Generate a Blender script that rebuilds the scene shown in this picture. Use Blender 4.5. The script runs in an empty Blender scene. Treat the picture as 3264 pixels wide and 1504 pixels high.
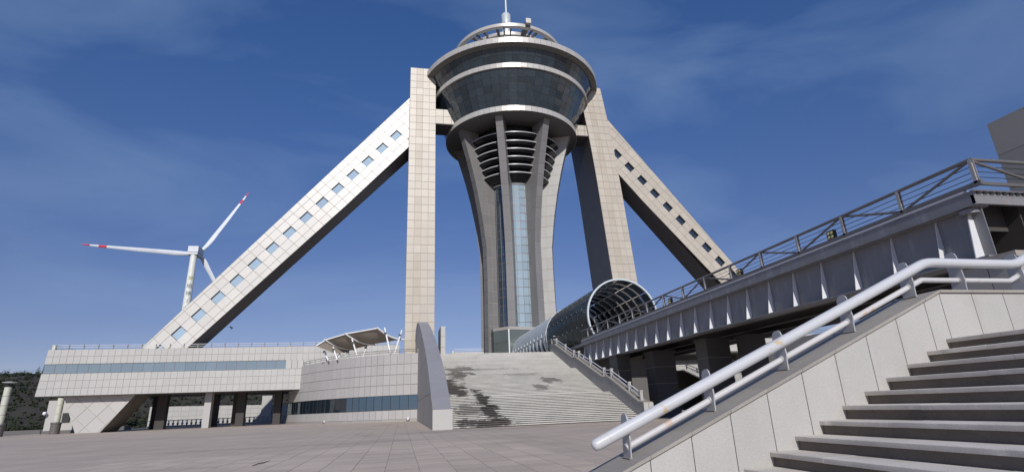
import bpy, math, random
from mathutils import Vector, Matrix, noise
random.seed(7)
R = math.radians
S = bpy.context.scene

# ------------------------------------------------------------------ camera
YAW, PITCH, ROLL = R(12.0), R(17.85), R(2.35)
fwd = Vector((math.sin(YAW)*math.cos(PITCH), math.cos(YAW)*math.cos(PITCH), math.sin(PITCH)))
r0 = Vector((math.cos(YAW), -math.sin(YAW), 0)); u0 = r0.cross(fwd)
cr = r0*math.cos(ROLL)-u0*math.sin(ROLL); cu = u0*math.cos(ROLL)+r0*math.sin(ROLL)
cam = bpy.data.cameras.new('camera'); cam.sensor_width = 36; cam.lens = 36*1684/3264
cam.clip_start = .05; cam.clip_end = 6000
co = bpy.data.objects.new('camera', cam); S.collection.objects.link(co)
m = Matrix((cr, cu, -fwd)).transposed().to_4x4(); m.translation = (0, 0, 1.6); co.matrix_world = m
S.camera = co

# ------------------------------------------------------------------ light
SUN_EL, SUN_AZ = R(31), R(186)      # azimuth clockwise from +Y
sd = Vector((math.sin(SUN_AZ)*math.cos(SUN_EL), math.cos(SUN_AZ)*math.cos(SUN_EL), math.sin(SUN_EL)))
w = bpy.data.worlds.new('World'); S.world = w; w.use_nodes = True
nt = w.node_tree; N = nt.nodes; L = nt.links; N.clear()
out = N.new('ShaderNodeOutputWorld'); bg = N.new('ShaderNodeBackground'); bg.inputs[1].default_value = .104
sky = N.new('ShaderNodeTexSky'); sky.sky_type = 'NISHITA'; sky.sun_disc = False
sky.sun_elevation = SUN_EL; sky.sun_rotation = SUN_AZ
sky.altitude = 1300; sky.air_density = .9; sky.dust_density = .25; sky.ozone_density = 4.5
tc = N.new('ShaderNodeTexCoord'); mp = N.new('ShaderNodeMapping')
mp.inputs['Rotation'].default_value = (R(12), R(-16), R(35)); mp.inputs['Scale'].default_value = (1.1, 3.2, 5.0)
nz = N.new('ShaderNodeTexNoise'); nz.inputs['Scale'].default_value = 1.5; nz.inputs['Detail'].default_value = 6; nz.inputs['Roughness'].default_value = .5; nz.inputs['Distortion'].default_value = .5
rp = N.new('ShaderNodeValToRGB'); rp.color_ramp.elements[0].position = .44; rp.color_ramp.elements[1].position = .74
rp.color_ramp.elements[1].color = (.30, .30, .30, 1)
mx = N.new('ShaderNodeMixRGB'); mx.blend_type = 'MIX'; mx.inputs[2].default_value = (2.6, 3.75, 5.8, 1)
hs = N.new('ShaderNodeMixRGB'); hs.blend_type = 'MULTIPLY'; hs.inputs[0].default_value = 1; hs.inputs[2].default_value = (.80, .92, 1.22, 1)
L.new(tc.outputs['Generated'], mp.inputs[0]); L.new(mp.outputs[0], nz.inputs[0]); L.new(nz.outputs[0], rp.inputs[0])
# thin dust haze: the sky pales and loses colour toward the horizon, the same all round
sx = N.new('ShaderNodeSeparateXYZ'); L.new(tc.outputs['Generated'], sx.inputs[0])
mr = N.new('ShaderNodeMapRange'); mr.interpolation_type = 'SMOOTHSTEP'; mr.inputs[1].default_value = -.02; mr.inputs[2].default_value = .75; L.new(sx.outputs['Z'], mr.inputs[0])
hz_ = N.new('ShaderNodeMixRGB'); hz_.inputs[1].default_value = (.82, .60, .60, 1); hz_.inputs[2].default_value = (.68, .94, 1.24, 1); L.new(mr.outputs[0], hz_.inputs[0]); L.new(hz_.outputs[0], hs.inputs[2])
L.new(sky.outputs[0], hs.inputs[1]); L.new(hs.outputs[0], mx.inputs[1]); L.new(rp.outputs[0], mx.inputs[0]); L.new(mx.outputs[0], bg.inputs[0]); L.new(bg.outputs[0], out.inputs[0])
sl = bpy.data.lights.new('sun', 'SUN'); sl.energy = 3.6; sl.angle = R(.53); sl.color = (1, .96, .91)
so = bpy.data.objects.new('sun', sl); S.collection.objects.link(so)
so.rotation_euler = (-sd).to_track_quat('-Z', 'Y').to_euler(); so.location = sd*400
S.view_settings.view_transform = 'Standard'; S.view_settings.look = 'None'
S.view_settings.exposure = 0; S.view_settings.gamma = 1; S.view_settings.use_curve_mapping = False

# ------------------------------------------------------------------ materials
def surf(name, col, rough=.6, metal=0., big=.06, bs=.35, fine=.05, fs=25., rnd=.05, streak=0., sk=(1.6, 1.6, .09), skcol=(.2, .14, .09), bump=0., bumps=30., rust=0., rustcol=(.42, .17, .05), rs=5., stain=None, spec=.5):
    mt = bpy.data.materials.new(name); mt.use_nodes = True
    t = mt.node_tree; n = t.nodes; l = t.links; n.clear()
    o = n.new('ShaderNodeOutputMaterial'); p = n.new('ShaderNodeBsdfPrincipled'); l.new(p.outputs[0], o.inputs[0])
    p.inputs['Roughness'].default_value = rough; p.inputs['Metallic'].default_value = metal; p.inputs['Specular IOR Level'].default_value = spec
    g = n.new('ShaderNodeNewGeometry'); oi = n.new('ShaderNodeObjectInfo')
    def noisen(scale, det=3, vec=None, ro=.55):
        q = n.new('ShaderNodeTexNoise'); q.inputs['Scale'].default_value = scale; q.inputs['Detail'].default_value = det; q.inputs['Roughness'].default_value = ro
        l.new(vec or g.outputs['Position'], q.inputs['Vector']); return q.outputs[0]
    def mth(op, a, b=None, c=None):
        q = n.new('ShaderNodeMath'); q.operation = op
        for i, v in enumerate((a, b, c)):
            if v is None: continue
            if isinstance(v, (int, float)): q.inputs[i].default_value = v
            else: l.new(v, q.inputs[i])
        return q.outputs[0]
    v = mth('MULTIPLY_ADD', noisen(bs, 4), 2*big*2, 1-big*2)
    v = mth('ADD', v, mth('MULTIPLY_ADD', noisen(fs, 2), fine*4, -fine*2))
    v = mth('ADD', v, mth('MULTIPLY_ADD', oi.outputs['Random'], rnd*2, -rnd))
    c = n.new('ShaderNodeVectorMath'); c.operation = 'SCALE'; c.inputs[0].default_value = col; l.new(v, c.inputs['Scale'])
    cur = c.outputs[0]
    def mix(fac, c2):
        nonlocal cur
        q = n.new('ShaderNodeMixRGB'); l.new(fac, q.inputs[0]); l.new(cur, q.inputs[1]); q.inputs[2].default_value = (*c2, 1); cur = q.outputs[0]
    def ramp(x, a, b, m=1.):
        q = n.new('ShaderNodeMapRange'); q.interpolation_type = 'SMOOTHSTEP'; l.new(x, q.inputs[0]); q.inputs[1].default_value = a; q.inputs[2].default_value = b; q.inputs[3].default_value = 0; q.inputs[4].default_value = m; return q.outputs[0]
    if streak:
        mpn = n.new('ShaderNodeMapping'); mpn.inputs['Scale'].default_value = sk; l.new(g.outputs['Position'], mpn.inputs[0])
        mix(ramp(noisen(1., 5, mpn.outputs[0], .65), .5, .8, streak), skcol)
    if rust:
        mix(mth('MULTIPLY', ramp(noisen(rs, 8, None, .7), .56, .66, 1.), mth('MULTIPLY', ramp(noisen(1.1, 2), .45, .6), rust)), rustcol)
    if stain:
        for (cx, cy, cz, rx, ry, rz, amt, sc, scol) in stain:
            d = n.new('ShaderNodeVectorMath'); d.operation = 'SUBTRACT'; l.new(g.outputs['Position'], d.inputs[0]); d.inputs[1].default_value = (cx, cy, cz)
            e = n.new('ShaderNodeVectorMath'); e.operation = 'DIVIDE'; l.new(d.outputs[0], e.inputs[0]); e.inputs[1].default_value = (rx, ry, rz)
            f = n.new('ShaderNodeVectorMath'); f.operation = 'LENGTH'; l.new(e.outputs[0], f.inputs[0])
            s2 = mth('ADD', f.outputs['Value'], mth('MULTIPLY_ADD', noisen(sc, 5, None, .65), 3.2, -1.6))
            mix(ramp(s2, 1.2, .6, amt), scol)
    l.new(cur, p.inputs['Base Color'])
    if bump:
        b = n.new('ShaderNodeBump'); b.inputs['Strength'].default_value = bump; b.inputs['Distance'].default_value = .02
        l.new(noisen(bumps, 3), b.inputs['Height']); l.new(b.outputs[0], p.inputs['Normal'])
    return mt

def glass(name, tint, clear=.3, trans=0., dark=(.02, .025, .03), rough=.03, refl=.9, diff=(.02, .025, .03), wav=.0, vary=.12, ior=1.9):
    mt = bpy.data.materials.new(name); mt.use_nodes = True
    t = mt.node_tree; n = t.nodes; l = t.links; n.clear()
    o = n.new('ShaderNodeOutputMaterial')
    tr = n.new('ShaderNodeBsdfTransparent'); tr.inputs[0].default_value = (*tint, 1)
    df = n.new('ShaderNodeBsdfDiffuse'); df.inputs[0].default_value = (*diff, 1)
    gl = n.new('ShaderNodeBsdfGlossy'); gl.inputs['Roughness'].default_value = rough; gl.inputs[0].default_value = (refl*.92, refl*.97, refl, 1)
    fr = n.new('ShaderNodeFresnel'); fr.inputs[0].default_value = ior
    if trans:
        tl = n.new('ShaderNodeBsdfTranslucent'); tl.inputs[0].default_value = (*diff, 1); mt_ = n.new('ShaderNodeMixShader'); mt_.inputs[0].default_value = trans
        l.new(df.outputs[0], mt_.inputs[1]); l.new(tl.outputs[0], mt_.inputs[2]); df = mt_
    m1 = n.new('ShaderNodeMixShader'); oi = n.new('ShaderNodeObjectInfo'); ma = n.new('ShaderNodeMath'); ma.operation = 'MULTIPLY_ADD'; l.new(oi.outputs['Random'], ma.inputs[0]); ma.inputs[1].default_value = vary; ma.inputs[2].default_value = clear-vary/2; l.new(ma.outputs[0], m1.inputs[0]); l.new(df.outputs[0], m1.inputs[1]); l.new(tr.outputs[0], m1.inputs[2])
    m2 = n.new('ShaderNodeMixShader'); l.new(fr.outputs[0], m2.inputs[0]); l.new(m1.outputs[0], m2.inputs[1]); l.new(gl.outputs[0], m2.inputs[2])
    if wav:
        g = n.new('ShaderNodeNewGeometry'); q = n.new('ShaderNodeTexNoise'); q.inputs['Scale'].default_value = .9; l.new(g.outputs['Position'], q.inputs[0])
        b = n.new('ShaderNodeBump'); b.inputs['Strength'].default_value = wav; b.inputs['Distance'].default_value = .1; l.new(q.outputs[0], b.inputs['Height']); l.new(b.outputs[0], gl.inputs['Normal'])
    l.new(m2.outputs[0], o.inputs[0]); return mt

M = {}
M['cream_sheen'] = surf('sheen_cream_panel', (.61, .59, .545), .38, big=.05, bs=.12, fine=.02, fs=8, rnd=.045, streak=.22, sk=(1.3, 1.3, .06), skcol=(.5, .43, .35))  # paler copy of the cream, sun sheen on the left brace painted in
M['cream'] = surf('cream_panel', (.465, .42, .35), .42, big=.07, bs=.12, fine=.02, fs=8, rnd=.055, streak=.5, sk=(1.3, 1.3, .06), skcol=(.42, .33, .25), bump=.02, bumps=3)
M['cream_stain'] = surf('cream_panel_stained', (.44, .385, .31), .45, big=.08, bs=.12, fine=.02, fs=8, rnd=.05, streak=.9, sk=(2.6, 2.6, .03), skcol=(.36, .26, .18))
M['joint'] = surf('panel_joint', (.40, .36, .31), .8, rnd=0)
M['cream_shade'] = surf('cream_side_panel_shaded', (.11, .10, .095), .5, big=.08, rnd=.04, streak=.3, sk=(1, 1, .05), skcol=(.2, .19, .19))  # cream sides lying in shade, the shade put into the colour
M['facade'] = surf('pale_facade_panel', (.445, .435, .41), .55, big=.03, bs=.1, fine=.03, fs=12, rnd=.035, streak=.2, sk=(1.5, 1.5, .1), skcol=(.45, .44, .42))
M['curvep'] = surf('grey_facade_panel', (.41, .395, .38), .55, big=.04, bs=.1, fine=.03, fs=12, rnd=.04, streak=.25, sk=(1.5, 1.5, .1), skcol=(.36, .35, .34))
M['soffit'] = surf('dark_soffit', (.06, .055, .05), .7, rnd=0)
M['granite'] = surf('grey_granite', (.33, .31, .285), .6, big=.06, bs=.3, fine=.08, fs=40, rnd=.05, streak=.2, skcol=(.16, .15, .14), bump=.05)
M['fin'] = surf('fin_panel', (.20, .195, .19), .42, big=.06, bs=.15, fine=.03, fs=10, rnd=.06, streak=.25, sk=(1, 1, .06), skcol=(.14, .135, .13))
M['finside'] = surf('fin_side_panel', (.40, .39, .37), .45, big=.05, bs=.15, fine=.03, fs=10, rnd=.04, streak=.25, sk=(1, 1, .05), skcol=(.28, .27, .25))
M['rim'] = surf('rim_panel', (.50, .48, .44), .35, metal=.15, big=.05, bs=.2, rnd=.04, streak=.15, skcol=(.35, .32, .27))
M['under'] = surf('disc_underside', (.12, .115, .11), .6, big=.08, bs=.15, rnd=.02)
M['metal'] = surf('white_metal', (.55, .60, .61), .45, metal=.15, rnd=.02)
M['whitep'] = surf('white_paint', (.78, .78, .78), .4, big=.03, rnd=.02)
M['steel'] = surf('bridge_paint', (.215, .215, .225), .48, metal=.1, big=.12, bs=.6, fine=.05, fs=14, rnd=.03, streak=.55, sk=(2.5, 2.5, .5), skcol=(.38, .39, .42), rust=.25, rs=3)
M['steel_pale'] = surf('bridge_stiffener', (.70, .705, .715), .5, big=.08, bs=1, rnd=.05, streak=.3, sk=(4, 4, .4), skcol=(.3, .3, .31))
M['steel_mid'] = surf('bridge_post_paint', (.34, .335, .33), .5, big=.1, bs=1, rnd=.06)
M['rail'] = surf('bridge_rail', (.17, .16, .16), .45, metal=.3, big=.1, bs=.8, rnd=.06)
M['pipe'] = surf('white_pipe', (.52, .525, .54), .36, big=.03, bs=1.2, fine=.03, fs=60, rnd=.02, rust=1.3, rs=6, rustcol=(.50, .40, .26))
M['pipe_rust'] = surf('rusty_white_pipe', (.54, .53, .53), .45, big=.05, bs=1.2, fine=.03, fs=60, rnd=.02, rust=1.6, rs=4.5, rustcol=(.50, .26, .12), bump=.08, bumps=50)
M['plate'] = surf('grey_post_plate', (.42, .42, .43), .5, metal=.1, big=.08, bs=3, fine=.04, fs=60, rnd=.04, rust=.2, rs=12)
M['coping'] = surf('granite_coping', (.31, .285, .25), .7, big=.08, bs=1.5, fine=.12, fs=90, rnd=.06, bump=.15, bumps=90, streak=.25, sk=(2, 2, 2), skcol=(.2, .18, .16))
M['speck'] = surf('speckled_granite_wall', (.42, .405, .38), .65, big=.07, bs=.9, fine=.13, fs=65, rnd=.04, bump=.08, bumps=120, streak=.6, sk=(3, 3, .5), skcol=(.37, .335, .30))
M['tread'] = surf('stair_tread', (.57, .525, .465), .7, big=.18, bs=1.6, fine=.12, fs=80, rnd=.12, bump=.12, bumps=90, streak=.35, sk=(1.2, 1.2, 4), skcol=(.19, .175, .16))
M['riser'] = surf('shaded_stair_riser', (.13, .11, .092), .8, big=.25, bs=2.2, fine=.12, fs=50, rnd=.06, bump=.15, bumps=60, streak=.4, sk=(2, 2, 2), skcol=(.08, .07, .065))  # risers face away from the sun, that shade is in this dark colour
ST = [(5.6, 60.5, 3.4, 1.5, 5.5, 1.6, .92, .7, (.04, .035, .03)), (7.9, 55.5, 2.7, .8, 4.2, 1.7, .92, .8, (.03, .026, .022)), (6.2, 56.6, 2.9, 1.7, 1.0, .35, .9, .9, (.035, .03, .026)),
      (8.0, 50.5, 1.3, .9, 3.0, 1.3, .92, .8, (.03, .026, .022)), (6.2, 51.5, 1.4, 1.5, 2.2, 1.0, .6, .9, (.05, .045, .04)), (6.6, 66.5, 5.2, 1.8, 2.6, .9, .8, .8, (.06, .05, .045)), (7.6, 71.0, 6.4, 2.2, 2.2, .7, .7, .8, (.07, .06, .055)),
      (17.3, 62.5, 4.4, 1.3, 1.7, .5, .7, .9, (.08, .075, .07)), (15.3, 59.6, 3.6, .8, 1.6, .5, .6, 1.1, (.08, .075, .07)), (7.2, 47.6, .4, 2.9, 1.2, .45, .9, .8, (.04, .032, .028)), (14, 65, 5.3, 3.5, .9, .3, .45, 1.1, (.12, .11, .1)), (11, 70, 6.3, 4.5, 1.2, .3, .4, 1.0, (.12, .11, .1))]
M['bigstep'] = surf('grand_step', (.50, .485, .445), .7, big=.10, bs=.5, fine=.10, fs=7, rnd=.07, streak=.15, sk=(.6, .6, 2.5), skcol=(.32, .30, .27), stain=ST)
M['bigriser'] = surf('shadowed_grand_riser', (.035, .032, .03), .8, big=.25, bs=.5, fine=.2, fs=6, rnd=.5, stain=ST)  # nosing shadow and dirt both painted into this near-black riser
M['slab'] = surf('paving_slab', (.50, .415, .335), .75, big=.14, bs=.25, fine=.07, fs=10, rnd=.09, streak=.35, sk=(.25, 2.2, 1), skcol=(.36, .30, .28), bump=.03, bumps=60)
M['glass_dark'] = glass('dark_bowl_glass', (.70, .78, .85), .52, refl=1.0, diff=(.06, .085, .11), wav=.08, vary=.26)
M['glass_shaft'] = glass('pale_shaft_glass', (.75, .85, .9), .38, refl=.95, diff=(.46, .57, .63), rough=.05, wav=.06)
M['glass_blue'] = glass('blue_window_glass', (.5, .6, .65), .05, refl=.9, diff=(.20, .255, .295), rough=.04)
M['glass_dusk'] = glass('dark_window_glass', (.4, .5, .6), .15, refl=.8, diff=(.012, .022, .032), rough=.03)
M['glass_tube_dark'] = glass('dark_tunnel_glass', (.5, .56, .54), .40, refl=.35, diff=(.07, .085, .08), rough=.2, vary=.15, ior=1.5)  # darker, less clear glass for the low left panes
M['glass_lobby'] = glass('lobby_glass', (.4, .45, .42), .15, refl=.5, diff=(.13, .15, .14), rough=.1)
M['glass_mid'] = glass('blue_band_glass', (.4, .5, .6), .15, refl=.9, diff=(.05, .10, .15), rough=.03)
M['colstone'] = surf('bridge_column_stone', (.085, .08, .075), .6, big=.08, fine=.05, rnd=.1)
M['darkstone_shade'] = surf('shaded_dark_column_stone', (.045, .04, .038), .7, rnd=.05)  # black granite, deepened in colour for the shade under the terrace building
M['glass_diag2'] = glass('far_brace_glass', (.6, .7, .8), .5, refl=.9, diff=(.05, .07, .10), rough=.05)
M['wallstone'] = surf('grey_stone_wall', (.33, .305, .27), .6, big=.06, bs=.3, fine=.08, fs=40, rnd=.05, streak=.2, skcol=(.28, .26, .23), bump=.05)
M['glass_tube'] = glass('smoky_tunnel_glass', (.84, .89, .86), .74, trans=.6, ior=1.2, refl=.3, diff=(.34, .40, .36), rough=.15, vary=.1)
M['glass_diag'] = glass('brace_window_glass', (.72, .80, .86), .12, refl=.9, diff=(.42, .55, .66), rough=.05)  # pale blue diffuse stands in for sky in the left brace windows
M['dark'] = surf('dark_metal', (.03, .03, .033), .5, rnd=0)
M['canvas'] = surf('canopy_membrane', (.27, .24, .20), .8, big=.08, bs=.3, rnd=.03, streak=.3, sk=(.6, .6, .6), skcol=(.26, .22, .18))
M['red'] = surf('blade_red', (.55, .03, .06), .5, rnd=0)
M['blade'] = surf('blade_white', (.66, .69, .72), .4, rnd=.02, streak=.25, sk=(.2, .2, .2), skcol=(.4, .42, .44))
M['turb'] = surf('turbine_tower_paint', (.72, .74, .68), .4, rnd=0)
M['text'] = surf('tower_lettering', (.10, .13, .17), .6, rnd=0)
M['logo'] = surf('tower_emblem', (.42, .42, .10), .6, rnd=0)
M['lampstone'] = surf('pale_lamp_stone', (.52, .53, .45), .6, big=.06, rnd=.05)
M['louvre'] = surf('black_louvre', (.015, .015, .018), .16, metal=.2, rnd=0)
M['ringpale'] = surf('pale_louvre_edge', (.44, .44, .44), .35, rnd=.03)
M['yellow'] = surf('floodlight_lens', (.62, .58, .25), .25, rnd=0)
M['pine'] = surf('pine_needles', (.018, .026, .014), .8, rnd=.3)
M['bark'] = surf('bark', (.08, .06, .045), .9, rnd=.1)
M['hill'] = surf('hill_earth', (.032, .028, .021), .95, big=.35, bs=.06, fine=.3, fs=.8, rnd=0, streak=.5, sk=(.12, .12, .3), skcol=(.075, .06, .04))
M['scrub'] = surf('scrub_leaves', (.02, .028, .012), .9, big=.3, bs=.05, fine=.1, fs=1.5, rnd=0, streak=.45, sk=(.07, .07, .07), skcol=(.12, .10, .05))
M['ball'] = surf('globe_lamp', (.8, .8, .8), .4, rnd=0)

def plaza_mat():
    mt = surf('plaza_paving', (.49, .407, .33), stain=[(5, 43, 0, 7, 2.2, 1, .45, .5, (.27, .22, .18)), (-6, 33, 0, 12, 1.0, 1, .35, .4, (.30, .25, .21)), (-28, 60, 0, 20, 3, 1, .3, .2, (.32, .27, .23))], rough=.75, big=.14, bs=.25, fine=.05, fs=12, rnd=0, streak=.35, sk=(.25, 2.2, 1), skcol=(.36, .30, .28), bump=.03, bumps=60)
    t = mt.node_tree; n = t.nodes; l = t.links
    p = next(x for x in n if x.type == 'BSDF_PRINCIPLED'); g = next(x for x in n if x.type == 'NEW_GEOMETRY')
    src = p.inputs['Base Color'].links[0].from_socket
    mp = n.new('ShaderNodeMapping'); mp.inputs['Location'].default_value = (.41, 0, 0); l.new(g.outputs['Position'], mp.inputs[0])
    b = n.new('ShaderNodeTexBrick'); b.offset = 0; b.inputs['Scale'].default_value = 1; b.inputs['Brick Width'].default_value = .96; b.inputs['Row Height'].default_value = .96
    b.inputs['Mortar Size'].default_value = .02; b.inputs['Color1'].default_value = (1, 1, 1, 1); b.inputs['Color2'].default_value = (.9, .9, .9, 1); b.inputs['Mortar'].default_value = (.55, .51, .48, 1)
    l.new(mp.outputs[0], b.inputs[0])
    q = n.new('ShaderNodeMixRGB'); q.blend_type = 'MULTIPLY'; q.inputs[0].default_value = .8; l.new(src, q.inputs[1]); l.new(b.outputs[0], q.inputs[2]); l.new(q.outputs[0], p.inputs['Base Color'])
    return mt
M['plaza'] = plaza_mat()
M['earth'] = surf('dry_ground', (.17, .145, .11), .9, big=.2, bs=.05, fine=.2, fs=1, rnd=0)

# ------------------------------------------------------------------ mesh helpers
ORG = {}
def tagit(o, label=None, cat=None, group=None, kind=None):
    if label: o['label'] = label
    if cat: o['category'] = cat
    if group: o['group'] = group
    if kind: o['kind'] = kind
    return o
def thing(name, loc, label, cat, group=None):
    o = bpy.data.objects.new(name, None); S.collection.objects.link(o); o.location = loc; o.empty_display_size = .3
    ORG[o] = Vector(loc); return tagit(o, label, cat, group)
def link(name, me, parent=None, loc=None, rot=None):
    o = bpy.data.objects.new(name, me); S.collection.objects.link(o)
    if parent is not None:
        o.parent = parent; o.location = (Vector(loc)-ORG[parent]) if loc is not None else (0, 0, 0)
        ORG[o] = Vector(loc) if loc is not None else ORG[parent].copy()
    else:
        o.location = loc or (0, 0, 0); ORG[o] = Vector(o.location)
    if rot: o.rotation_euler = rot
    return o
class MB:
    def __init__(s): s.v = []; s.f = []
    def poly(s, pts):
        b = len(s.v); s.v += [Vector(p) for p in pts]; s.f.append(list(range(b, b+len(pts)))); return s
    def box(s, x0, y0, z0, x1, y1, z1):
        x0, x1 = min(x0, x1), max(x0, x1); y0, y1 = min(y0, y1), max(y0, y1); z0, z1 = min(z0, z1), max(z0, z1)
        b = len(s.v); s.v += [Vector(p) for p in ((x0,y0,z0),(x1,y0,z0),(x1,y1,z0),(x0,y1,z0),(x0,y0,z1),(x1,y0,z1),(x1,y1,z1),(x0,y1,z1))]
        s.f += [[b+i for i in q] for q in ((0,3,2,1),(4,5,6,7),(0,1,5,4),(1,2,6,5),(2,3,7,6),(3,0,4,7))]; return s
    def prism(s, pts, ax, a, b):     # pts: 2D list ; ax 'x': (y,z), 'y': (x,z), 'z': (x,y)
        def P(p, c): return Vector((c, p[0], p[1])) if ax == 'x' else Vector((p[0], c, p[1])) if ax == 'y' else Vector((p[0], p[1], c))
        n = len(pts); k = len(s.v); s.v += [P(p, a) for p in pts]+[P(p, b) for p in pts]
        ar = sum(pts[i][0]*pts[(i+1) % n][1]-pts[(i+1) % n][0]*pts[i][1] for i in range(n))
        flip = (ar > 0) == (ax != 'y')
        fr = list(range(k, k+n)); bk = list(range(k+n, k+2*n))
        fs = [fr[::-1] if flip else fr, bk if flip else bk[::-1]]
        for i in range(n):
            j = (i+1) % n; q = [k+i, k+j, k+n+j, k+n+i]; fs.append(q if flip else q[::-1])
        s.f += fs; return s
    def tube(s, p, q, r, n=10, r2=None, caps=True):
        p, q = Vector(p), Vector(q); d = (q-p).normalized(); a = d.orthogonal().normalized(); c = d.cross(a); r2 = r if r2 is None else r2
        k = len(s.v)
        for (o, rr) in ((p, r), (q, r2)):
            for i in range(n):
                t = 2*math.pi*i/n; s.v.append(o+(a*math.cos(t)+c*math.sin(t))*rr)
        for i in range(n):
            j = (i+1) % n; s.f.append([k+i, k+j, k+n+j, k+n+i])
        if caps: s.f.append([k+i for i in range(n)][::-1]); s.f.append([k+n+i for i in range(n)])
        return s
    def path(s, pts, rs, n=14, cap=True):
        k0 = len(s.v); prev = None
        for i, p in enumerate(pts):
            p = Vector(p); d = (Vector(pts[min(i+1, len(pts)-1)])-Vector(pts[max(i-1, 0)])).normalized()
            a = Vector((0, 1, 0)) if abs(d.y) < .9 else Vector((1, 0, 0)); a = (a-d*a.dot(d)).normalized(); c = d.cross(a); r = rs[i] if isinstance(rs, list) else rs
            for j in range(n):
                t = 2*math.pi*j/n; s.v.append(p+(a*math.cos(t)+c*math.sin(t))*r)
        for i in range(len(pts)-1):
            for j in range(n):
                q = (j+1) % n; b = k0+i*n; s.f.append([b+j, b+q, b+n+q, b+n+j])
        if cap: s.f.append([k0+j for j in range(n)][::-1]); b = k0+(len(pts)-1)*n; s.f.append([b+j for j in range(n)])
        return s
    def beam(s, p, q, wd, ht, up=(0, 0, 1)):
        p, q = Vector(p), Vector(q); d = (q-p).normalized(); u = Vector(up); u = (u-d*u.dot(d)).normalized(); a = d.cross(u)
        k = len(s.v)
        for o in (p, q):
            for (i, j) in ((-1, -1), (1, -1), (1, 1), (-1, 1)): s.v.append(o+a*(i*wd/2)+u*(j*ht/2))
        s.f += [[k+i for i in t] for t in ((0,3,2,1),(4,5,6,7),(0,1,5,4),(1,2,6,5),(2,3,7,6),(3,0,4,7))]; return s
    def lathe(s, prof, c, n=64, a0=0., a1=2*math.pi):   # prof [(r,z)...], angle t from -Y toward +X
        full = abs(a1-a0-2*math.pi) < 1e-6; k = len(s.v); cols = n if full else n+1
        for i in range(cols):
            t = a0+(a1-a0)*i/n
            for (r, z) in prof: s.v.append(Vector((c[0]+r*math.sin(t), c[1]-r*math.cos(t), z)))
        mm = len(prof)
        for i in range(n):
            j = (i+1) % cols
            for q in range(mm-1): s.f.append([k+i*mm+q, k+j*mm+q, k+j*mm+q+1, k+i*mm+q+1])
        return s
    def build(s, name, mat, parent=None, origin=None, smooth=None, label=None):
        o0 = ORG[parent] if parent is not None else Vector(origin or (0, 0, 0))
        me = bpy.data.meshes.new(name); me.from_pydata([tuple(v-o0) for v in s.v], [], s.f)
        me.materials.append(M[mat]); me.update()
        if smooth:
            for p in me.polygons: p.use_smooth = True
            me.set_sharp_from_angle(angle=R(smooth))
        o = link(name, me, parent, None if parent is not None else tuple(o0))
        if label: o['label'] = label
        return o
CACHE = {}
def shared(key, mat, fn):
    if (key, mat) not in CACHE:
        b = MB(); fn(b); me = bpy.data.meshes.new(str(key[0])); me.from_pydata([tuple(v) for v in b.v], [], b.f); me.materials.append(M[mat]); me.update(); CACHE[(key, mat)] = me
    return CACHE[(key, mat)]
def panel(name, mat, parent, x0, z0, x1, z1, y, t=.06, shear=0.):    # faces -Y
    w_, h_ = round(x1-x0, 3), round(z1-z0, 3)
    if shear:
        me = shared((name, w_, h_, t, round(shear, 3)), mat, lambda b: b.prism([(0, 0), (w_, 0), (w_+shear, h_), (shear, h_)], 'y', -t, 0))
    else: me = shared((name, w_, h_, t), mat, lambda b: b.box(0, -t, 0, w_, 0, h_))
    return link(name, me, parent, (x0, y, z0))
def clip(poly, a, b, c):      # keep a*x+b*z<=c
    o = []
    for i in range(len(poly)):
        p, q = poly[i], poly[(i+1) % len(poly)]; dp, dq = a*p[0]+b*p[1]-c, a*q[0]+b*q[1]-c
        if dp <= 0: o.append(p)
        if dp*dq < 0: t = dp/(dp-dq); o.append((p[0]+(q[0]-p[0])*t, p[1]+(q[1]-p[1])*t))
    return o
def clip_convex(poly, cv):
    ar = sum(cv[i][0]*cv[(i+1) % len(cv)][1]-cv[(i+1) % len(cv)][0]*cv[i][1] for i in range(len(cv)))
    if ar < 0: cv = cv[::-1]
    for i in range(len(cv)):
        p, q = cv[i], cv[(i+1) % len(cv)]; a, b = (q[1]-p[1]), -(q[0]-p[0]); poly = clip(poly, a, b, a*p[0]+b*p[1])
        if len(poly) < 3: return []
    return poly
def area(p): return abs(sum(p[i][0]*p[(i+1) % len(p)][1]-p[(i+1) % len(p)][0]*p[i][1] for i in range(len(p))))/2
def inset(p, g):
    ar = sum(p[i][0]*p[(i+1) % len(p)][1]-p[(i+1) % len(p)][0]*p[i][1] for i in range(len(p)))
    if ar < 0: p = p[::-1]
    o = p[:]
    for i in range(len(p)):
        a, b = p[i], p[(i+1) % len(p)]; nx, nz = (b[1]-a[1]), -(b[0]-a[0]); ln = math.hypot(nx, nz)
        if ln < 1e-4: continue
        nx /= ln; nz /= ln; o = clip(o, nx, nz, nx*a[0]+nz*a[1]-g)
        if len(o) < 3: return []
    return o

# ================================================================== SETTING
g = MB(); g.poly([(-900, -300, -.05), (900, -300, -.05), (900, 1500, -.05), (-900, 1500, -.05)]); o = g.build('ground', 'earth'); tagit(o, kind='structure')
g = MB(); g.box(-78, -30, -.3, 110, 146, 0)
plaza = g.build('plaza', 'plaza'); tagit(plaza, kind='structure')
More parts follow.
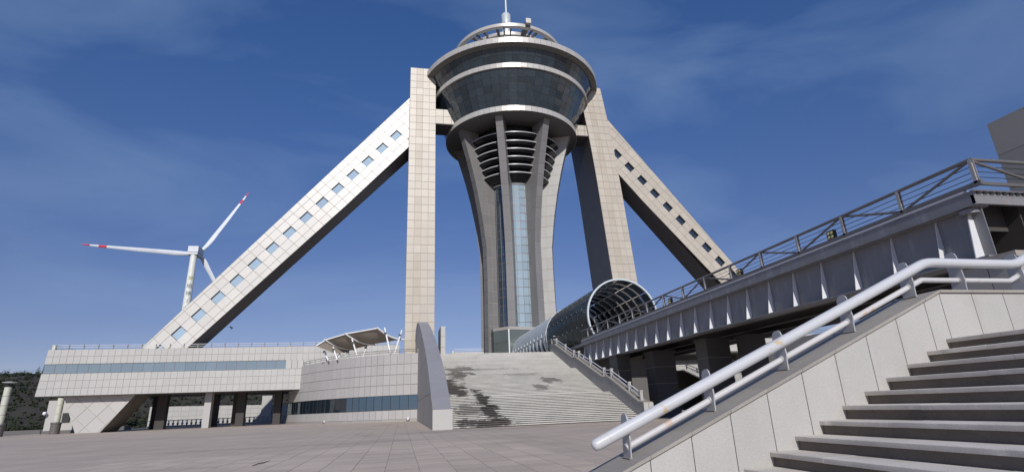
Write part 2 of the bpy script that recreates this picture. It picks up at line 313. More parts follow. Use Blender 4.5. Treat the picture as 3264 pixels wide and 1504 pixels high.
# near paving slabs, proud of the bedding
cnt = 0; spots = []
for i in range(-12, 9):
    for j in range(13, 40):
        x0 = -.41+i*.96; y0 = j*.96
        if x0 > 4.6 or (x0 > 1.0 and y0 < 6.5): continue
        dist = math.hypot(x0, y0); px = x0/(y0+.1)
        if px < -.72: continue
        spots.append((dist, x0, y0))
spots.sort()
for d_, x0, y0 in spots[:295]:
    me = shared(('paving_slab', .96), 'slab', lambda b: b.box(.011, .011, -.02, .949, .949, .006))
    link('paving_slab', me, plaza, (x0, y0, random.uniform(0, .0025)))

# hill behind
def hz(x, y):
    t = max(0, min(1, (y-166)/88)); s_ = t*t*(3-2*t)
    return -.1+s_*(21+1.6*noise.noise(Vector((x*.02, y*.02, 0))))*(1 if y < 262 else max(.6, 1-(y-262)*.004))+.5*noise.noise(Vector((x*.13, y*.13, 3)))*s_*2
g = MB(); nx, ny = 110, 44; X0, X1, Y0, Y1 = -420, 130, 164, 340
for j in range(ny+1):
    for i in range(nx+1):
        x = X0+(X1-X0)*i/nx; y = Y0+(Y1-Y0)*j/ny; g.v.append(Vector((x, y, hz(x, y))))
for j in range(ny):
    for i in range(nx):
        a = j*(nx+1)+i; g.f.append([a, a+1, a+nx+2, a+nx+1])
tagit(g.build('hill', 'hill', smooth=180), kind='structure')
g = MB()
for k in range(4200):
    x = random.uniform(-250, -15); y = random.uniform(168, 262)
    if x < -60 and x/y > -.4 and y > 200: pass
    z = hz(x, y); r = random.uniform(.4, 1.2)
    for q in range(9):
        c = Vector((x+random.gauss(0, r*.5), y+random.gauss(0, r*.5), z+random.uniform(0, r*1.1))); sz = random.uniform(.2, .5)
        a = Vector((random.gauss(0, 1), random.gauss(0, 1), random.gauss(0, 1))).normalized()*sz; b = a.orthogonal().normalized()*sz*random.uniform(.5, 1)
        g.poly([c-a, c+b, c+a, c-b])
o = g.build('scrub', 'scrub'); tagit(o, kind='stuff')

def pine(x, y, z, h, lab):
    t = thing('pine_tree', (x, y, z), lab, 'tree', 'pines along the hill ridge')
    b = MB(); b.tube((x, y, z-.3), (x, y, z+h*.8), .14*h/6, 6, .03); b.build('trunk', 'bark', t)
    b = MB()
    for k in range(150):
        u = random.random()**.8; rr = (1-u)*h*.27+.1; an = random.uniform(0, 6.283); zz = z+h*(.15+.85*u)
        c = Vector((x+math.cos(an)*rr*random.uniform(.3, 1), y+math.sin(an)*rr*random.uniform(.3, 1), zz)); sz = .14*h*random.uniform(.4, 1)*(1.15-u)
        d = Vector((math.cos(an), math.sin(an), -.35))*sz; e = Vector((-math.sin(an), math.cos(an), random.uniform(-.3, .3)))*sz*.6
        b.poly([c-d*.4, c+e, c+d, c-e])
    b.build('crown', 'pine', t)
PL = [('tall narrow pine at the far left end of the hill ridge', -187, 262, 5.2), ('broad squat pine second from the left on the ridge', -183, 260, 4.0), ('small dark pine third from the left on the ridge', -179, 262, 3.2),
      ('leaning ridge pine fourth from the left', -175.5, 261, 3.8), ('fifth ridge pine from the left, taller than its neighbours', -171.5, 262, 4.6), ('sixth ridge pine from the left, standing in a gap', -167.5, 260, 4.1),
      ('seventh ridge pine from the left, low and round', -164, 262, 3.4), ('eighth ridge pine from the left', -160.5, 261, 4.3), ('ninth ridge pine from the left, small and thin', -157.5, 262, 3.0),
      ('tenth ridge pine from the left, above the lamp column', -153, 260, 4.0), ('pointed pine two places left of the terrace building', -148.5, 261, 5.2), ('pine on the ridge touching the terrace building corner', -144.5, 262, 4.6)]
for lab, x, y, h in PL: pine(x, y, hz(x, y)-.4, h, lab)
g = MB()
for k in range(1500):
    x = random.uniform(-260, -100); y = random.uniform(246, 268); z = hz(x, y); h = random.uniform(1.5, 3.2)
    for q in range(10):
        u = random.random(); an = random.uniform(0, 6.28); rr = (1-u)*h*.3
        c = Vector((x+math.cos(an)*rr, y+math.sin(an)*rr, z+h*u)); sz = .45*(1.1-u)
        a = Vector((random.gauss(0, 1), random.gauss(0, 1), random.gauss(0, .5))).normalized()*sz; b = a.orthogonal().normalized()*sz*.6
        g.poly([c-a, c+b, c+a, c-b])
tagit(g.build('pine_wood', 'pine'), kind='stuff')

# ================================================================== LEG FRAMES (pylon + slanting brace)
YF = 116.0
def brace(t, quad, A, dx, dz, along, perp, rows, nmax, win_row=0, thick=6.2, foot=None):
    """clad slanting brace, quad polygon (x,z); grid line through A with direction d"""
    y0, y1 = YF, YF+thick
    # openings
    nxn, nzn = -dz, dx
    if nzn < 0: nxn, nzn = -nxn, -nzn
    cells = []
    for k in range(-6, nmax):
        for r_ in rows:
            c = [(A[0]+dx*u+nxn*v, A[1]+dz*u+nzn*v) for (u, v) in (((k-.5)*along, (r_-.5)*perp), ((k+.5)*along, (r_-.5)*perp), ((k+.5)*along, (r_+.5)*perp), ((k-.5)*along, (r_+.5)*perp))]
            win = (r_ == win_row and k % 2 == 0 and 0 <= k <= 28)
            p = clip_convex(c, quad)
            if len(p) >= 3 and area(p) > .12: cells.append((p, win and area(p) > .9*along*perp))
    body = MB(); body2 = MB()
    wins = []
    for p, win in cells:
        if win: wins.append(p); continue
        # backing pieces so that openings stay open
        body.prism(p, 'y', y0, y0+.25); body2.prism(p, 'y', y1-.25, y1)
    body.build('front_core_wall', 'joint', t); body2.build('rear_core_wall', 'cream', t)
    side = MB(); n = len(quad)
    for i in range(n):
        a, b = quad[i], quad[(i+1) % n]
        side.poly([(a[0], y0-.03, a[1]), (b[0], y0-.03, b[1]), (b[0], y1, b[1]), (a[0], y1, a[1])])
    side.build('edge_cladding', 'cream_shade', t)
    pn = 0; rest = MB()
    for p, win in cells:
        if win: continue
        q = inset(p, .045)
        if len(q) < 3 or area(q) < .1: continue
        pn += 1
        b = MB(); b.prism(q, 'y', y0-.06, y0-.001); b.build('panel', 'cream_sheen' if A[0] < 20 else 'cream', t)
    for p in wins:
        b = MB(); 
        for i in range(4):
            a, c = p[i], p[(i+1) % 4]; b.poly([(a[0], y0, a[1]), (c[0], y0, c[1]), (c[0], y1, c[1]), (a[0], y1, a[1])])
        fr = b.build('window_reveal', 'cream_shade', t)
        q = inset(p, .03); b = MB(); b.prism(q, 'y', y0+(.3 if A[0] < 20 else .5), y0+(.33 if A[0] < 20 else .53)); b.build('pane', 'glass_diag' if A[0] < 20 else 'glass_diag2', fr)
        cx = sum(v[0] for v in p)/len(p); cz = sum(v[1] for v in p)/len(p)
        b = MB(); b.beam((cx-.75, y0+2.6, cz-.15), (cx+.75, y0+2.6, cz-.15), .12, .1); b.build('inner_bar', 'whitep', fr)
def pylon(t, xl, wd, lean, z0, z1, depth, cream_rows=1.95):
    rows = int(round((z1-z0)/cream_rows)); rh = (z1-z0)/rows
    b = MB()
    X = lambda z: xl+lean(z)
    pts = [z0+i*rh for i in range(rows+1)]
    prof = [(X(z), z) for z in pts]+[(X(z)+wd, z) for z in reversed(pts)]
    for i in range(rows):
        za, zb = pts[i], pts[i+1]; xa, xb = X(za), X(zb)
        for (p, q) in ((xa, xb), ):
            b.poly([(xa, YF, za), (xa+wd, YF, za), (xb+wd, YF, zb), (xb, YF, zb)])
            b.poly([(xa+wd, YF+depth, za), (xa, YF+depth, za), (xb, YF+depth, zb), (xb+wd, YF+depth, zb)])
    b.poly([(X(z1), YF, z1), (X(z1)+wd, YF, z1), (X(z1)+wd, YF+depth, z1), (X(z1), YF+depth, z1)])
    b.build('core_wall', 'joint', t)
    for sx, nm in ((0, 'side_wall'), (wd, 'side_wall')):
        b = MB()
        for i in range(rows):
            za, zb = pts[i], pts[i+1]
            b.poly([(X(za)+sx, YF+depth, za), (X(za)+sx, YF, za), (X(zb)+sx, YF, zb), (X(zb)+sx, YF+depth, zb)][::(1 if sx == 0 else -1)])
        b.build(nm, 'cream_shade', t)
    cw = wd/4
    for i in range(rows):
        za, zb = pts[i], pts[i+1]; sh = X(zb)-X(za)
        for c in range(4):
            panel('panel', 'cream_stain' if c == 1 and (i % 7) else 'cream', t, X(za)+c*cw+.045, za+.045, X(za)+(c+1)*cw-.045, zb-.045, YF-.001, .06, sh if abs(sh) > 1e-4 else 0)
# left leg frame
tl = thing('pylon_frame', (3.4, YF+3, 0), 'tall cream clad pylon with a long slanting brace running down to the left', 'tower leg')
pylon(tl, .35, 6.3, lambda z: 0., 8.0, 83.8, 14)
AL = (-2.75, 64.4)
dl = Vector((-.658, -.752)).normalized()
brace(tl, [(.3, 75.05), (.3, 60.9), (-48.6, 7.2), (-56.2, 7.2)], AL, dl.x, dl.y, 2.375, 1.68, [-2, -1, 0, 1, 2, 3], 40)
# foot below the terrace building
fq = [(-61.4, 7.4), (-58, 0), (-54, 0), (-48.5, 7.4)]
b = MB(); b.prism(fq, 'y', YF+.001, YF+6.2); b.build('foot_block', 'joint', tl)
for k in range(20, 46):
    for r_ in range(-4, 8):
        u0, u1 = k*2.375, (k+1)*2.375
        nxn, nzn = -dl.y, dl.x
        if nzn < 0: nxn, nzn = -nxn, -nzn
        c = [(AL[0]+dl.x*u+nxn*v, AL[1]+dl.y*u+nzn*v) for (u, v) in ((u0, (r_-.5)*2.375), (u1, (r_-.5)*2.375), (u1, (r_+.5)*2.375), (u0, (r_+.5)*2.375))]
        p = clip_convex(c, fq)
        if len(p) < 3: continue
        q = inset(p, .04)
        if len(q) > 2 and area(q) > .05: b = MB(); b.prism(q, 'y', YF-.06, YF); b.build('panel', 'facade', tl)
b = MB(); b.poly([(-54, YF-.03, 0), (-48.5, YF-.03, 7.4), (-48.5, YF+6.2, 7.4), (-54, YF+6.2, 0)]); b.build('edge_cladding', 'soffit', tl)
# right leg frame
def leanR(z): return -.062*(z-25)-(.0011*max(0, z-50)**2 if z > 50 else 0)
tr_ = thing('pylon_frame', (52, YF+3, 0), 'cream clad pylon with shaded dark inner side and slanting brace down to the right', 'tower leg')
pylon(tr_, 49.1, 6.2, leanR, 0, 82.3, 14)
dr = Vector((.6546, -.7554)).normalized()
brace(tr_, [(51.6, 73.1), (107.5, 0), (99.2, 0), (53.2, 57.2)], (53.4, 62.9), dr.x, dr.y, 2.355, 1.68, [-2, -1, 0, 1, 2, 3], 36)
# link beams between pylons and bowl
for (xa, xb, za, zb, par, l_) in ((6.6, 12.5, 68.5, 72.7, tl, 'l'), (41.5, 47.2, 67.7, 70.9, tr_, 'r')):
    b = MB(); b.box(xa, YF+.5, za, xb, YF+6, zb); b.build('link_beam', 'soffit', par)
    for i in range(3):
        for j in range(2):
            x0 = xa+(xb-xa)/3*i; z0 = za+.15+(zb-za-.15)/2*j
            panel('panel', 'cream', par, x0+.04, z0+.04, x0+(xb-xa)/3-.04, z0+(zb-za-.15)/2-.04, YF+.5, .06)

# ================================================================== TOWER
CX, CY = 27.0, 123.0
tw = thing('observation_tower', (CX, CY, 9.35), 'central observation tower with a dark glass bowl on curved grey fins', 'tower')
C = (CX, CY)
def rad(z):       # outer radius of fins
    P = [(9, 9.2), (30, 9.0), (38, 9.1), (45, 10.0), (52, 11.3), (58, 12.7), (63, 14.1), (66, 15.0), (67.5, 15.6)]
    for (a, ra), (b_, rb) in zip(P, P[1:]):
        if z <= b_: return ra+(rb-ra)*(z-a)/(b_-a)
    return P[-1][1]
def core(z): return 6.4 if z < 53 else 6.4+(z-53)*.33
# glass shaft panes
b = MB(); b.lathe([(3.2, 9.4), (3.2, 54)], C, 24); b.build('lift_core', 'metal', tw, smooth=40)
npn = 32; hh = 2.02; zz = 9.5
cw = 2*6.4*math.sin(math.pi/npn)
for j in range(22):
    for i in range(npn):
        t = 2*math.pi*(i+.5)/npn
        tt = (t+math.pi) % (2*math.pi)-math.pi
        if abs(tt) > R(100): continue
        me = shared(('shaft_pane', 1), 'glass_dark' if R(-68) < tt < R(-22) else 'glass_shaft', lambda b: b.box(-cw/2+.03, -.02, .03, cw/2-.03, 0, hh-.03))  # dark panes carry the fin's shade, pale ones the sky glare, as colour
        link('glass_pane', me, tw, (CX+6.4*math.cos(math.pi/npn)*math.sin(t), CY-6.4*math.cos(math.pi/npn)*math.cos(t), zz+j*hh), (0, 0, t))
b = MB()
for j in range(23): b.lathe([(6.35, zz+j*hh-.06), (6.46, zz+j*hh-.06), (6.46, zz+j*hh+.06), (6.35, zz+j*hh+.06)], C, 32)
for i in range(npn):
    t = 2*math.pi*i/npn; b.tube((CX+6.41*math.sin(t), CY-6.41*math.cos(t), zz), (CX+6.41*math.sin(t), CY-6.41*math.cos(t), zz+22*hh), .06, 4)
b.build('mullion_grid', 'rail', tw)
b = MB()
for i in range(0, 16):
    t0, t1 = 2*math.pi*i/16, 2*math.pi*(i+1)/16
    for j in range(11):
        a, c = (t0, t1) if (j % 2 == 0) else (t1, t0)
        b.tube((CX+5.8*math.sin(a), CY-5.8*math.cos(a), zz+j*4.04), (CX+5.8*math.sin(c), CY-5.8*math.cos(c), zz+(j+1)*4.04), .12, 5)
b.build('cross_bracing', 'whitep', tw)
b = MB()
for j in range(11): b.lathe([(0.2, zz+j*4.04), (5.0, zz+j*4.04), (5.0, zz+j*4.04+.2)], C, 24)
b.build('shaft_floors', 'soffit', tw)
# fins
FA = [22.5+45*k for k in range(8)]
zs = [9.35]+[11+i*2.7 for i in range(21)]+[67.45]
for fa in FA:
    t = R(fa); rv = Vector((math.sin(t), -math.cos(t), 0)); tv = Vector((math.cos(t), math.sin(t), 0)); hw = .88
    fb = MB()
    def P3(r_, s_, z): return Vector((CX, CY, 0))+rv*r_+tv*s_+Vector((0, 0, z))
    # body
    for (za, zb) in zip(zs, zs[1:]):
        for s_ in (-1, 1):
            q = [P3(core(za)-.4, s_*(hw-.04), za), P3(rad(za)-.06, s_*(hw-.04), za), P3(rad(zb)-.06, s_*(hw-.04), zb), P3(core(zb)-.4, s_*(hw-.04), zb)]
            fb.poly(q if s_ < 0 else q[::-1])
        fb.poly([P3(rad(za)-.06, -hw+.04, za), P3(rad(za)-.06, hw-.04, za), P3(rad(zb)-.06, hw-.04, zb), P3(rad(zb)-.06, -hw+.04, zb)])
    fin = fb.build('fin', 'joint', tw)
    vis = fa in (22.5, 67.5, 292.5, 337.5, 247.5, 112.5)
    if not vis: continue
    for (za, zb) in zip(zs, zs[1:]):
        gz = .05
        # front panel
        b = MB(); a0, a1 = rad(za+gz), rad(zb-gz)
        pf = [P3(a0-.05, -hw+.03, za+gz), P3(a0-.05, hw-.03, za+gz), P3(a1-.05, hw-.03, zb-gz), P3(a1-.05, -hw+.03, zb-gz)]
        po = [p+rv*.05 for p in pf]; k = len(b.v); b.v += pf+po
        b.f += [[k+4, k+5, k+6, k+7], [k, k+1, k+5, k+4], [k+1, k+2, k+6, k+5], [k+2, k+3, k+7, k+6], [k+3, k, k+4, k+7]]
        b.build('front_panel', 'fin', fin)
        for s_ in (-1, 1):
            if (fa in (22.5, 67.5, 112.5) and s_ > 0) or (fa in (292.5, 337.5) and s_ < 0 and fa != 337.5) or (fa == 247.5 and s_ < 0): continue
            ri0, ri1 = core(za)-.3, core(zb)-.3; m0, m1 = (ri0+rad(za))/2, (ri1+rad(zb))/2
            for (p0, p1, q0, q1) in ((ri0, ri1, m0-.03, m1-.03), (m0+.03, m1+.03, rad(za)-.02, rad(zb)-.02)):
                b = MB(); q = [P3(p0, s_*(hw-.03), za+gz), P3(q0, s_*(hw-.03), za+gz), P3(q1, s_*(hw-.03), zb-gz), P3(p1, s_*(hw-.03), zb-gz)]
                o4 = [v+tv*s_*.03 for v in q]; b.v += q+o4
                fs = [[4, 5, 6, 7], [0, 1, 5, 4], [1, 2, 6, 5], [2, 3, 7, 6], [3, 0, 4, 7]]
                b.f += fs if s_ < 0 else [f[::-1] for f in fs]
                b.build('side_panel', 'finside' if fa in (67.5, 112.5) else 'fin', fin)
# louvre rings
LV = [(12.5, 64.6), (11.9, 62.6), (11.3, 60.8), (10.7, 59.0), (10.0, 57.2), (9.4, 55.4)]
for (r_, z) in LV:
    b = MB(); b.lathe([(r_-1.9, z-1.5), (r_-.02, z-.38)], C, 96); b.lathe([(r_-.02, z+.0), (r_-3.4, z+.0)], C, 96); lo = b.build('louvre_ring', 'louvre', tw, smooth=40)
    b = MB(); b.lathe([(r_-.04, z-.22), (r_+.03, z-.22), (r_+.03, z+.02), (r_-.04, z+.02)], C, 96); b.build('edge_band', 'ringpale', lo, smooth=30)
b = MB(); b.lathe([(6.4, 53.4), (6.8, 54.2), (7.0, 55.0), (6.7, 55.3), (7.6, 57.0), (8.5, 60.0), (9.6, 63), (10.2, 67.4)], C, 96); b.build('flared_core', 'louvre', tw, smooth=60)
b = MB(); b.lathe([(6.4, 53.35), (6.6, 53.35), (6.75, 53.7), (6.4, 53.7)], C, 64); b.lathe([(6.6, 54.2), (7.15, 54.2), (7.15, 54.5), (6.6, 54.5)], C, 64); b.build('collar_ring', 'ringpale', tw, smooth=30)
# lower disc
b = MB(); b.lathe([(.1, 67.5), (17.1, 67.5)], C, 128); b.build('disc_underside', 'under', tw)
def rimring(name, r_, z0, z1, n, mat='rim', r1=None):
    r1 = r1 or r_; pw = 2*r_*math.sin(math.pi/n)
    me = shared((name, r_, z0), mat, lambda b: b.box(-pw/2+.025, -.06, 0, pw/2-.025, .02, z1-z0))
    for i in range(n):
        t = 2*math.pi*(i+.5)/n; link(name, me, tw, (CX+r_*math.cos(math.pi/n)*math.sin(t), CY-r_*math.cos(math.pi/n)*math.cos(t), z0), (0, 0, t))
rimring('rim_panel', 17.2, 67.45, 68.8, 76)
b = MB(); b.lathe([(17.1, 67.5), (17.12, 68.75), (16.0, 68.82)], C, 128); b.build('rim_backing', 'joint', tw)
rimring('rim_panel', 20.75, 76.8, 78.0, 90)
b = MB(); b.lathe([(20.0, 76.82), (20.66, 76.82), (20.66, 77.98), (20.0, 77.98)], C, 128); b.build('rim_backing', 'joint', tw)
rimring('rim_panel', 23.6, 81.5, 82.9, 104)
b = MB(); b.lathe([(23.5, 81.52), (23.5, 82.88), (20, 83.2), (0.1, 83.4)], C, 128); b.build('roof_deck', 'rim', tw)
b = MB(); b.lathe([(23.5, 81.5), (22.35, 81.15), (22.0, 81.3)], C, 128); b.build('roof_soffit', 'under', tw)
# bowl glass
def bowl(ra, za, rb, zb, n, rows, name='glass_pane', jit=.009):
    for j in range(rows):
        f0, f1 = j/rows, (j+1)/rows; r0_, r1_ = ra+(rb-ra)*f0, ra+(rb-ra)*f1; z0, z1 = za+(zb-za)*f0, za+(zb-za)*f1
        w0, w1 = 2*r0_*math.sin(math.pi/n)/2-.035, 2*r1_*math.sin(math.pi/n)/2-.035; cc = math.cos(math.pi/n)
        key = (name, round(r0_, 2), round(z0, 2)); dr_ = (r1_-r0_)*cc; dz_ = z1-z0
        def fn(b, w0=w0, w1=w1, dr_=dr_, dz_=dz_):
            b.v += [Vector(p) for p in ((-w0, 0, .03), (w0, 0, .03), (w1, -dr_, dz_-.03), (-w1, -dr_, dz_-.03), (-w0, .04, .03), (w0, .04, .03), (w1, -dr_+.04, dz_-.03), (-w1, -dr_+.04, dz_-.03))]
            b.f += [[0, 1, 2, 3], [7, 6, 5, 4], [0, 4, 5, 1], [1, 5, 6, 2], [2, 6, 7, 3], [3, 7, 4, 0]]
        me = shared(key, 'glass_dark', fn)
        for i in range(n):
            t = 2*math.pi*(i+.5)/n
            link(name, me, tw, (CX+r0_*cc*math.sin(t), CY-r0_*cc*math.cos(t), z0), (random.gauss(0, jit), random.gauss(0, jit), t+random.gauss(0, jit)))
bowl(17.0, 68.8, 20.45, 76.8, 58, 5)
bowl(20.6, 78.0, 22.2, 81.3, 76, 2)
b = MB()
for i in range(58):
    t = 2*math.pi*i/58; b.tube((CX+16.9*math.sin(t), CY-16.9*math.cos(t), 68.8), (CX+20.35*math.sin(t), CY-20.35*math.cos(t), 76.8), .04, 4)
for j in range(6):
    f = j/5; r_ = 16.96+3.44*f; z = 68.8+8*f; b.lathe([(r_-.08, z-.04), (r_-.0, z-.04), (r_-.0, z+.04)], C, 116)
for i in range(76):
    t = 2*math.pi*i/76; b.tube((CX+20.55*math.sin(t), CY-20.55*math.cos(t), 78), (CX+22.15*math.sin(t), CY-22.15*math.cos(t), 81.3), .045, 4)
b.build('bowl_mullions', 'dark', tw)
b = MB(); b.lathe([(.1, 68.9), (16.6, 68.9)], C, 48); b.lathe([(6, 73.0), (18.4, 73.0), (18.4, 73.4), (6, 73.4)], C, 64); b.lathe([(6, 77.3), (20, 77.3)], C, 64); b.lathe([(6, 81.2), (21.9, 81.2)], C, 64); b.build('bowl_floors', 'under', tw)
b = MB(); b.lathe([(9, 68.9), (10.5, 81)], C, 48); b.build('inner_core', 'granite', tw)
b = MB()
for i in range(18):
    t0 = 2*math.pi*i/18; t1 = 2*math.pi*(i+1)/18; tm = (t0+t1)/2
    for (ta, tb) in ((t0, tm), (t1, tm)):
        b.tube((CX+19.3*math.sin(ta), CY-19.3*math.cos(ta), 76.6), (CX+16.0*math.sin(tb), CY-16.0*math.cos(tb), 69), .2, 5)
b.build('inner_bracing', 'whitep', tw)
# crown ring on the roof
cr_ = MB(); cr_.lathe([(14.0, 93.10), (15.0, 93.10), (15.0, 94.00), (14.0, 94.00), (14.0, 93.10)], C, 96); crown = cr_.build('crown_ring', 'rim', tw, smooth=20)
b = MB(); b.lathe([(10.6, 93.30), (11.5, 93.30), (11.5, 94.20), (10.6, 94.20), (10.6, 93.30)], C, 80); b.build('inner_ring', 'rim', crown, smooth=20)
for i in range(24):
    t = 2*math.pi*(i+.5)/24; wdt = .32 if i % 2 else .6
    b = MB(); b.beam((CX+10.8*math.sin(t), CY-10.8*math.cos(t), 93.65), (CX+14.4*math.sin(t), CY-14.4*math.cos(t), 93.50), wdt, .7); b.build('spoke', 'under', crown)
for i in range(12):
    t = 2*math.pi*(i+.5)/12; b = MB(); b.tube((CX+12.6*math.sin(t), CY-12.6*math.cos(t), 83), (CX+12.6*math.sin(t), CY-12.6*math.cos(t), 93.40), .22, 8); b.build('post', 'rim', crown)
    b = MB(); b.beam((CX+10.8*math.sin(t), CY-10.8*math.cos(t), 93.20), (CX+14.4*math.sin(t), CY-14.4*math.cos(t), 93.10), .3, .5); b.build('bracket', 'under', crown)
t = R(5); b = MB(); b.beam((CX+9.6*math.sin(t)+.9, CY-9.6*math.cos(t), 93.60), (CX+15.7*math.sin(t)+.9, CY-15.7*math.cos(t), 94.10), 1.1, 1.5); b.build('cleaning_arm', 'under', crown)
b = MB(); t = R(5); b.box(CX+15.7*math.sin(t)+.3, CY-15.9, 93.70, CX+15.7*math.sin(t)+1.6, CY-15.3, 95.10); b.build('arm_end_cap', 'rim', crown)
# mast
b = MB(); b.lathe([(2.6, 83.3), (1.9, 96.5), (1.35, 97.4), (1.2, 99), (1.2, 102), (1.45, 102.2), (1.45, 102.9), (1.2, 103.1), (1.2, 105.6), (1.32, 105.7), (1.32, 109.0), (1.1, 109.3), (.4, 109.5), (.1, 109.5)], C, 24); mast = b.build('mast', 'metal', tw, smooth=40)
b = MB(); b.tube((CX+.1, CY, 110), (CX+.1, CY, 132), .3, 12, .12); b.build('spire', 'metal', mast, smooth=40)
# glazed lobby at the foot
lp = [(19.6, 121), (19.6, 116.2), (22.4, 113.0), (28.6, 114.4), (31, 118), (31, 124)]
b = MB(); b.prism(lp, 'z', 9.35, 18.0); lob = b.build('lobby', 'under', tw)
b = MB(); b.prism([(p[0]+(p[0]-24)*.02, p[1]-.15) for p in lp], 'z', 17.5, 18.15); b.build('lobby_cornice', 'granite', tw)
for (p, q) in zip(lp, lp[1:]):
    v = Vector((q[0]-p[0], q[1]-p[1], 0)); n_ = max(1, int(v.length/2)); nn = Vector((v.y, -v.x, 0)).normalized()
    for i in range(n_):
        for j in range(3):
            a = Vector((p[0], p[1], 0))+v*((i+.03)/n_)+nn*.06; c = Vector((p[0], p[1], 0))+v*((i+.97)/n_)+nn*.06; z0 = 9.4+j*2.72
            b = MB(); b.poly([a+Vector((0, 0, z0+.05)), c+Vector((0, 0, z0+.05)), c+Vector((0, 0, z0+2.65)), a+Vector((0, 0, z0+2.65))]); b.build('glass_pane', 'glass_lobby', lob)
for (x, y) in ((22.4, 113.0), ):
    b = MB(); b.tube((x, y-.2, 9.4), (x, y-.2, 17.6), .16, 8); b.build('corner_post', 'steel_pale', lob)

# ================================================================== TERRACE BUILDING (left)
tb = thing('terrace_building', (-30, 124, 0), 'long pale panelled building on columns with one ribbon of blue windows', 'building')
XL0, XR0, YB = -64.1, -.6, 114.0
ZR = [(14.87, 13.6), (13.6, 12.22), (10.57, 9.28), (9.28, 7.93), (7.93, 6.59)]
def xleft(z): return -64.55+(z-6.59)*.065
b = MB()
b.prism([(xleft(6.6), 6.6), (XR0, 6.35), (XR0, 10.4), (xleft(10.4), 10.45)], 'y', YB+.01, 134); b.build('lower_wall_core', 'joint', tb); b = MB(); b.prism([(xleft(12.3), 12.3), (XR0, 12.2), (XR0, 14.75), (xleft(14.8), 14.85)], 'y', YB+.01, 134)
b.build('upper_wall_core', 'joint', tb)
b = MB(); b.box(-64, YB+.5, 10.3, XR0, 133.5, 12.4); b.build('interior', 'soffit', tb)
b = MB(); b.prism([(xleft(6.5)+.02, 6.56), (XR0, 6.30), (XR0, 6.33), (xleft(6.5)+.02, 6.59)], 'y', YB+.02, 134); b.build('soffit', 'soffit', tb)
b = MB(); b.poly([(-64.6, 114, 6.6), (-64.6, 134, 6.6), (-64, 134, 14.85), (-64, 114, 14.85)]); b.build('end_wall', 'facade', tb)
NC = 57; cwid = (XR0-XL0)/NC
for zi, (zt, zb_) in enumerate(ZR):
    for i in range(NC):
        x0 = XL0+i*cwid; x1 = x0+cwid
        f0, f1 = (x0-XL0)/(XR0-XL0), (x1-XL0)/(XR0-XL0); dz0 = -.24*f0; dz1 = -.24*f1
        if i == 0: pts = [(xleft(zb_), zb_+.03), (x1-.03, zb_+.03+dz1), (x1-.03, zt-.03+dz1), (xleft(zt), zt-.03)]
        else: pts = [(x0+.03, zb_+.03+dz0), (x1-.03, zb_+.03+dz1), (x1-.03, zt-.03+dz1), (x0+.03, zt-.03+dz0)]
        if i > 0:
            me = shared(('facade_panel', round(zt-zb_, 3)), 'facade', lambda b: b.prism([(.03, .03), (cwid-.03, .03-.0042), (cwid-.03, zt-zb_-.03-.0042), (.03, zt-zb_-.03)], 'y', -.05, 0))
            link('panel', me, tb, (x0, YB, zb_+dz0))
        else: b = MB(); b.prism(pts, 'y', YB-.05, YB); b.build('panel', 'facade', tb)
# ribbon windows then panels past their end
nw = 23; ww = (-22.6+64.2)/nw
for i in range(nw):
    x0 = -64.2+i*ww; dz = -.24*(x0-XL0)/(XR0-XL0)
    me = shared(('window', 1), 'glass_blue', lambda b: b.box(.03, .0, 0, ww-.03, .03, 1.62)); wn = link('window', me, tb, (x0, YB+.08, 10.59+dz))
    me = shared(('window_frame', 1), 'rail', lambda b: b.box(ww-.035, -.03, -.02, ww+.035, .1, 1.66)); f_ = link('frame', me, wn, (x0, YB+.08, 10.59+dz))
for i in range(20):
    x0 = -22.6+i*1.1; b = MB(); b.box(x0+.03, YB-.05, 10.45, x0+1.07, YB+.2, 12.1); b.build('panel', 'facade', tb)
# columns
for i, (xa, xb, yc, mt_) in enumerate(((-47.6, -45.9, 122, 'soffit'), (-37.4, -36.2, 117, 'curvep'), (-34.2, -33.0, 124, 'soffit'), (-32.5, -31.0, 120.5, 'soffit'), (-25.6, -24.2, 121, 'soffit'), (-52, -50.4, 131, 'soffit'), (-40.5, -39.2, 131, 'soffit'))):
    b = MB(); b.box(xa, yc, 0, xb, yc+1.4, 6.5); b.build('column', 'darkstone_shade' if mt_ == 'soffit' else mt_, tb)
# roof railing
rl = thing('roof_railing', (-30, 114.6, 14.8), 'thin two bar railing along the roof edge of the long terrace building', 'railing')
n_ = 26
for i in range(n_):
    x = -63.4+i*2.43; z = 14.85-.24*(x-XL0)/(XR0-XL0)
    me = shared(('roof_rail_post', 1), 'rail', lambda b: (b.box(-.06, -.05, 0, .06, .05, .95), b.box(-.12, -.07, .55, .12, .07, .68)))
    link('post', me, rl, (x, 114.4, z))
for h in (.45, .82):
    b = MB(); b.tube((-63.4, 114.4, 14.85+h), (XR0, 114.4, 14.61+h), .045, 6); b.build('rail', 'steel_pale', rl)
    b = MB(); b.tube((-63.4, 114.4, 14.85+h), (-63.4, 133, 14.85+h), .045, 6); b.build('rail', 'steel_pale', rl)
b = MB(); b.box(-63.7, 114.3, 14.85, -63.2, 114.9, 15.75); b.build('end_post', 'lampstone', rl)

# ================================================================== CURVED BUILDING
cb = thing('curved_building', (-8, 104, 0), 'low curved grey panelled building with a band of dark windows beside the grand stairs', 'building')
KN = [(2.62, 92.2), (-2.8, 94.3), (-6.9, 97.0), (-10.3, 100.3), (-13.8, 104.6), (-18.3, 111.6), (-21.6, 118.6), (-23.6, 124.5), (-24.3, 131)]
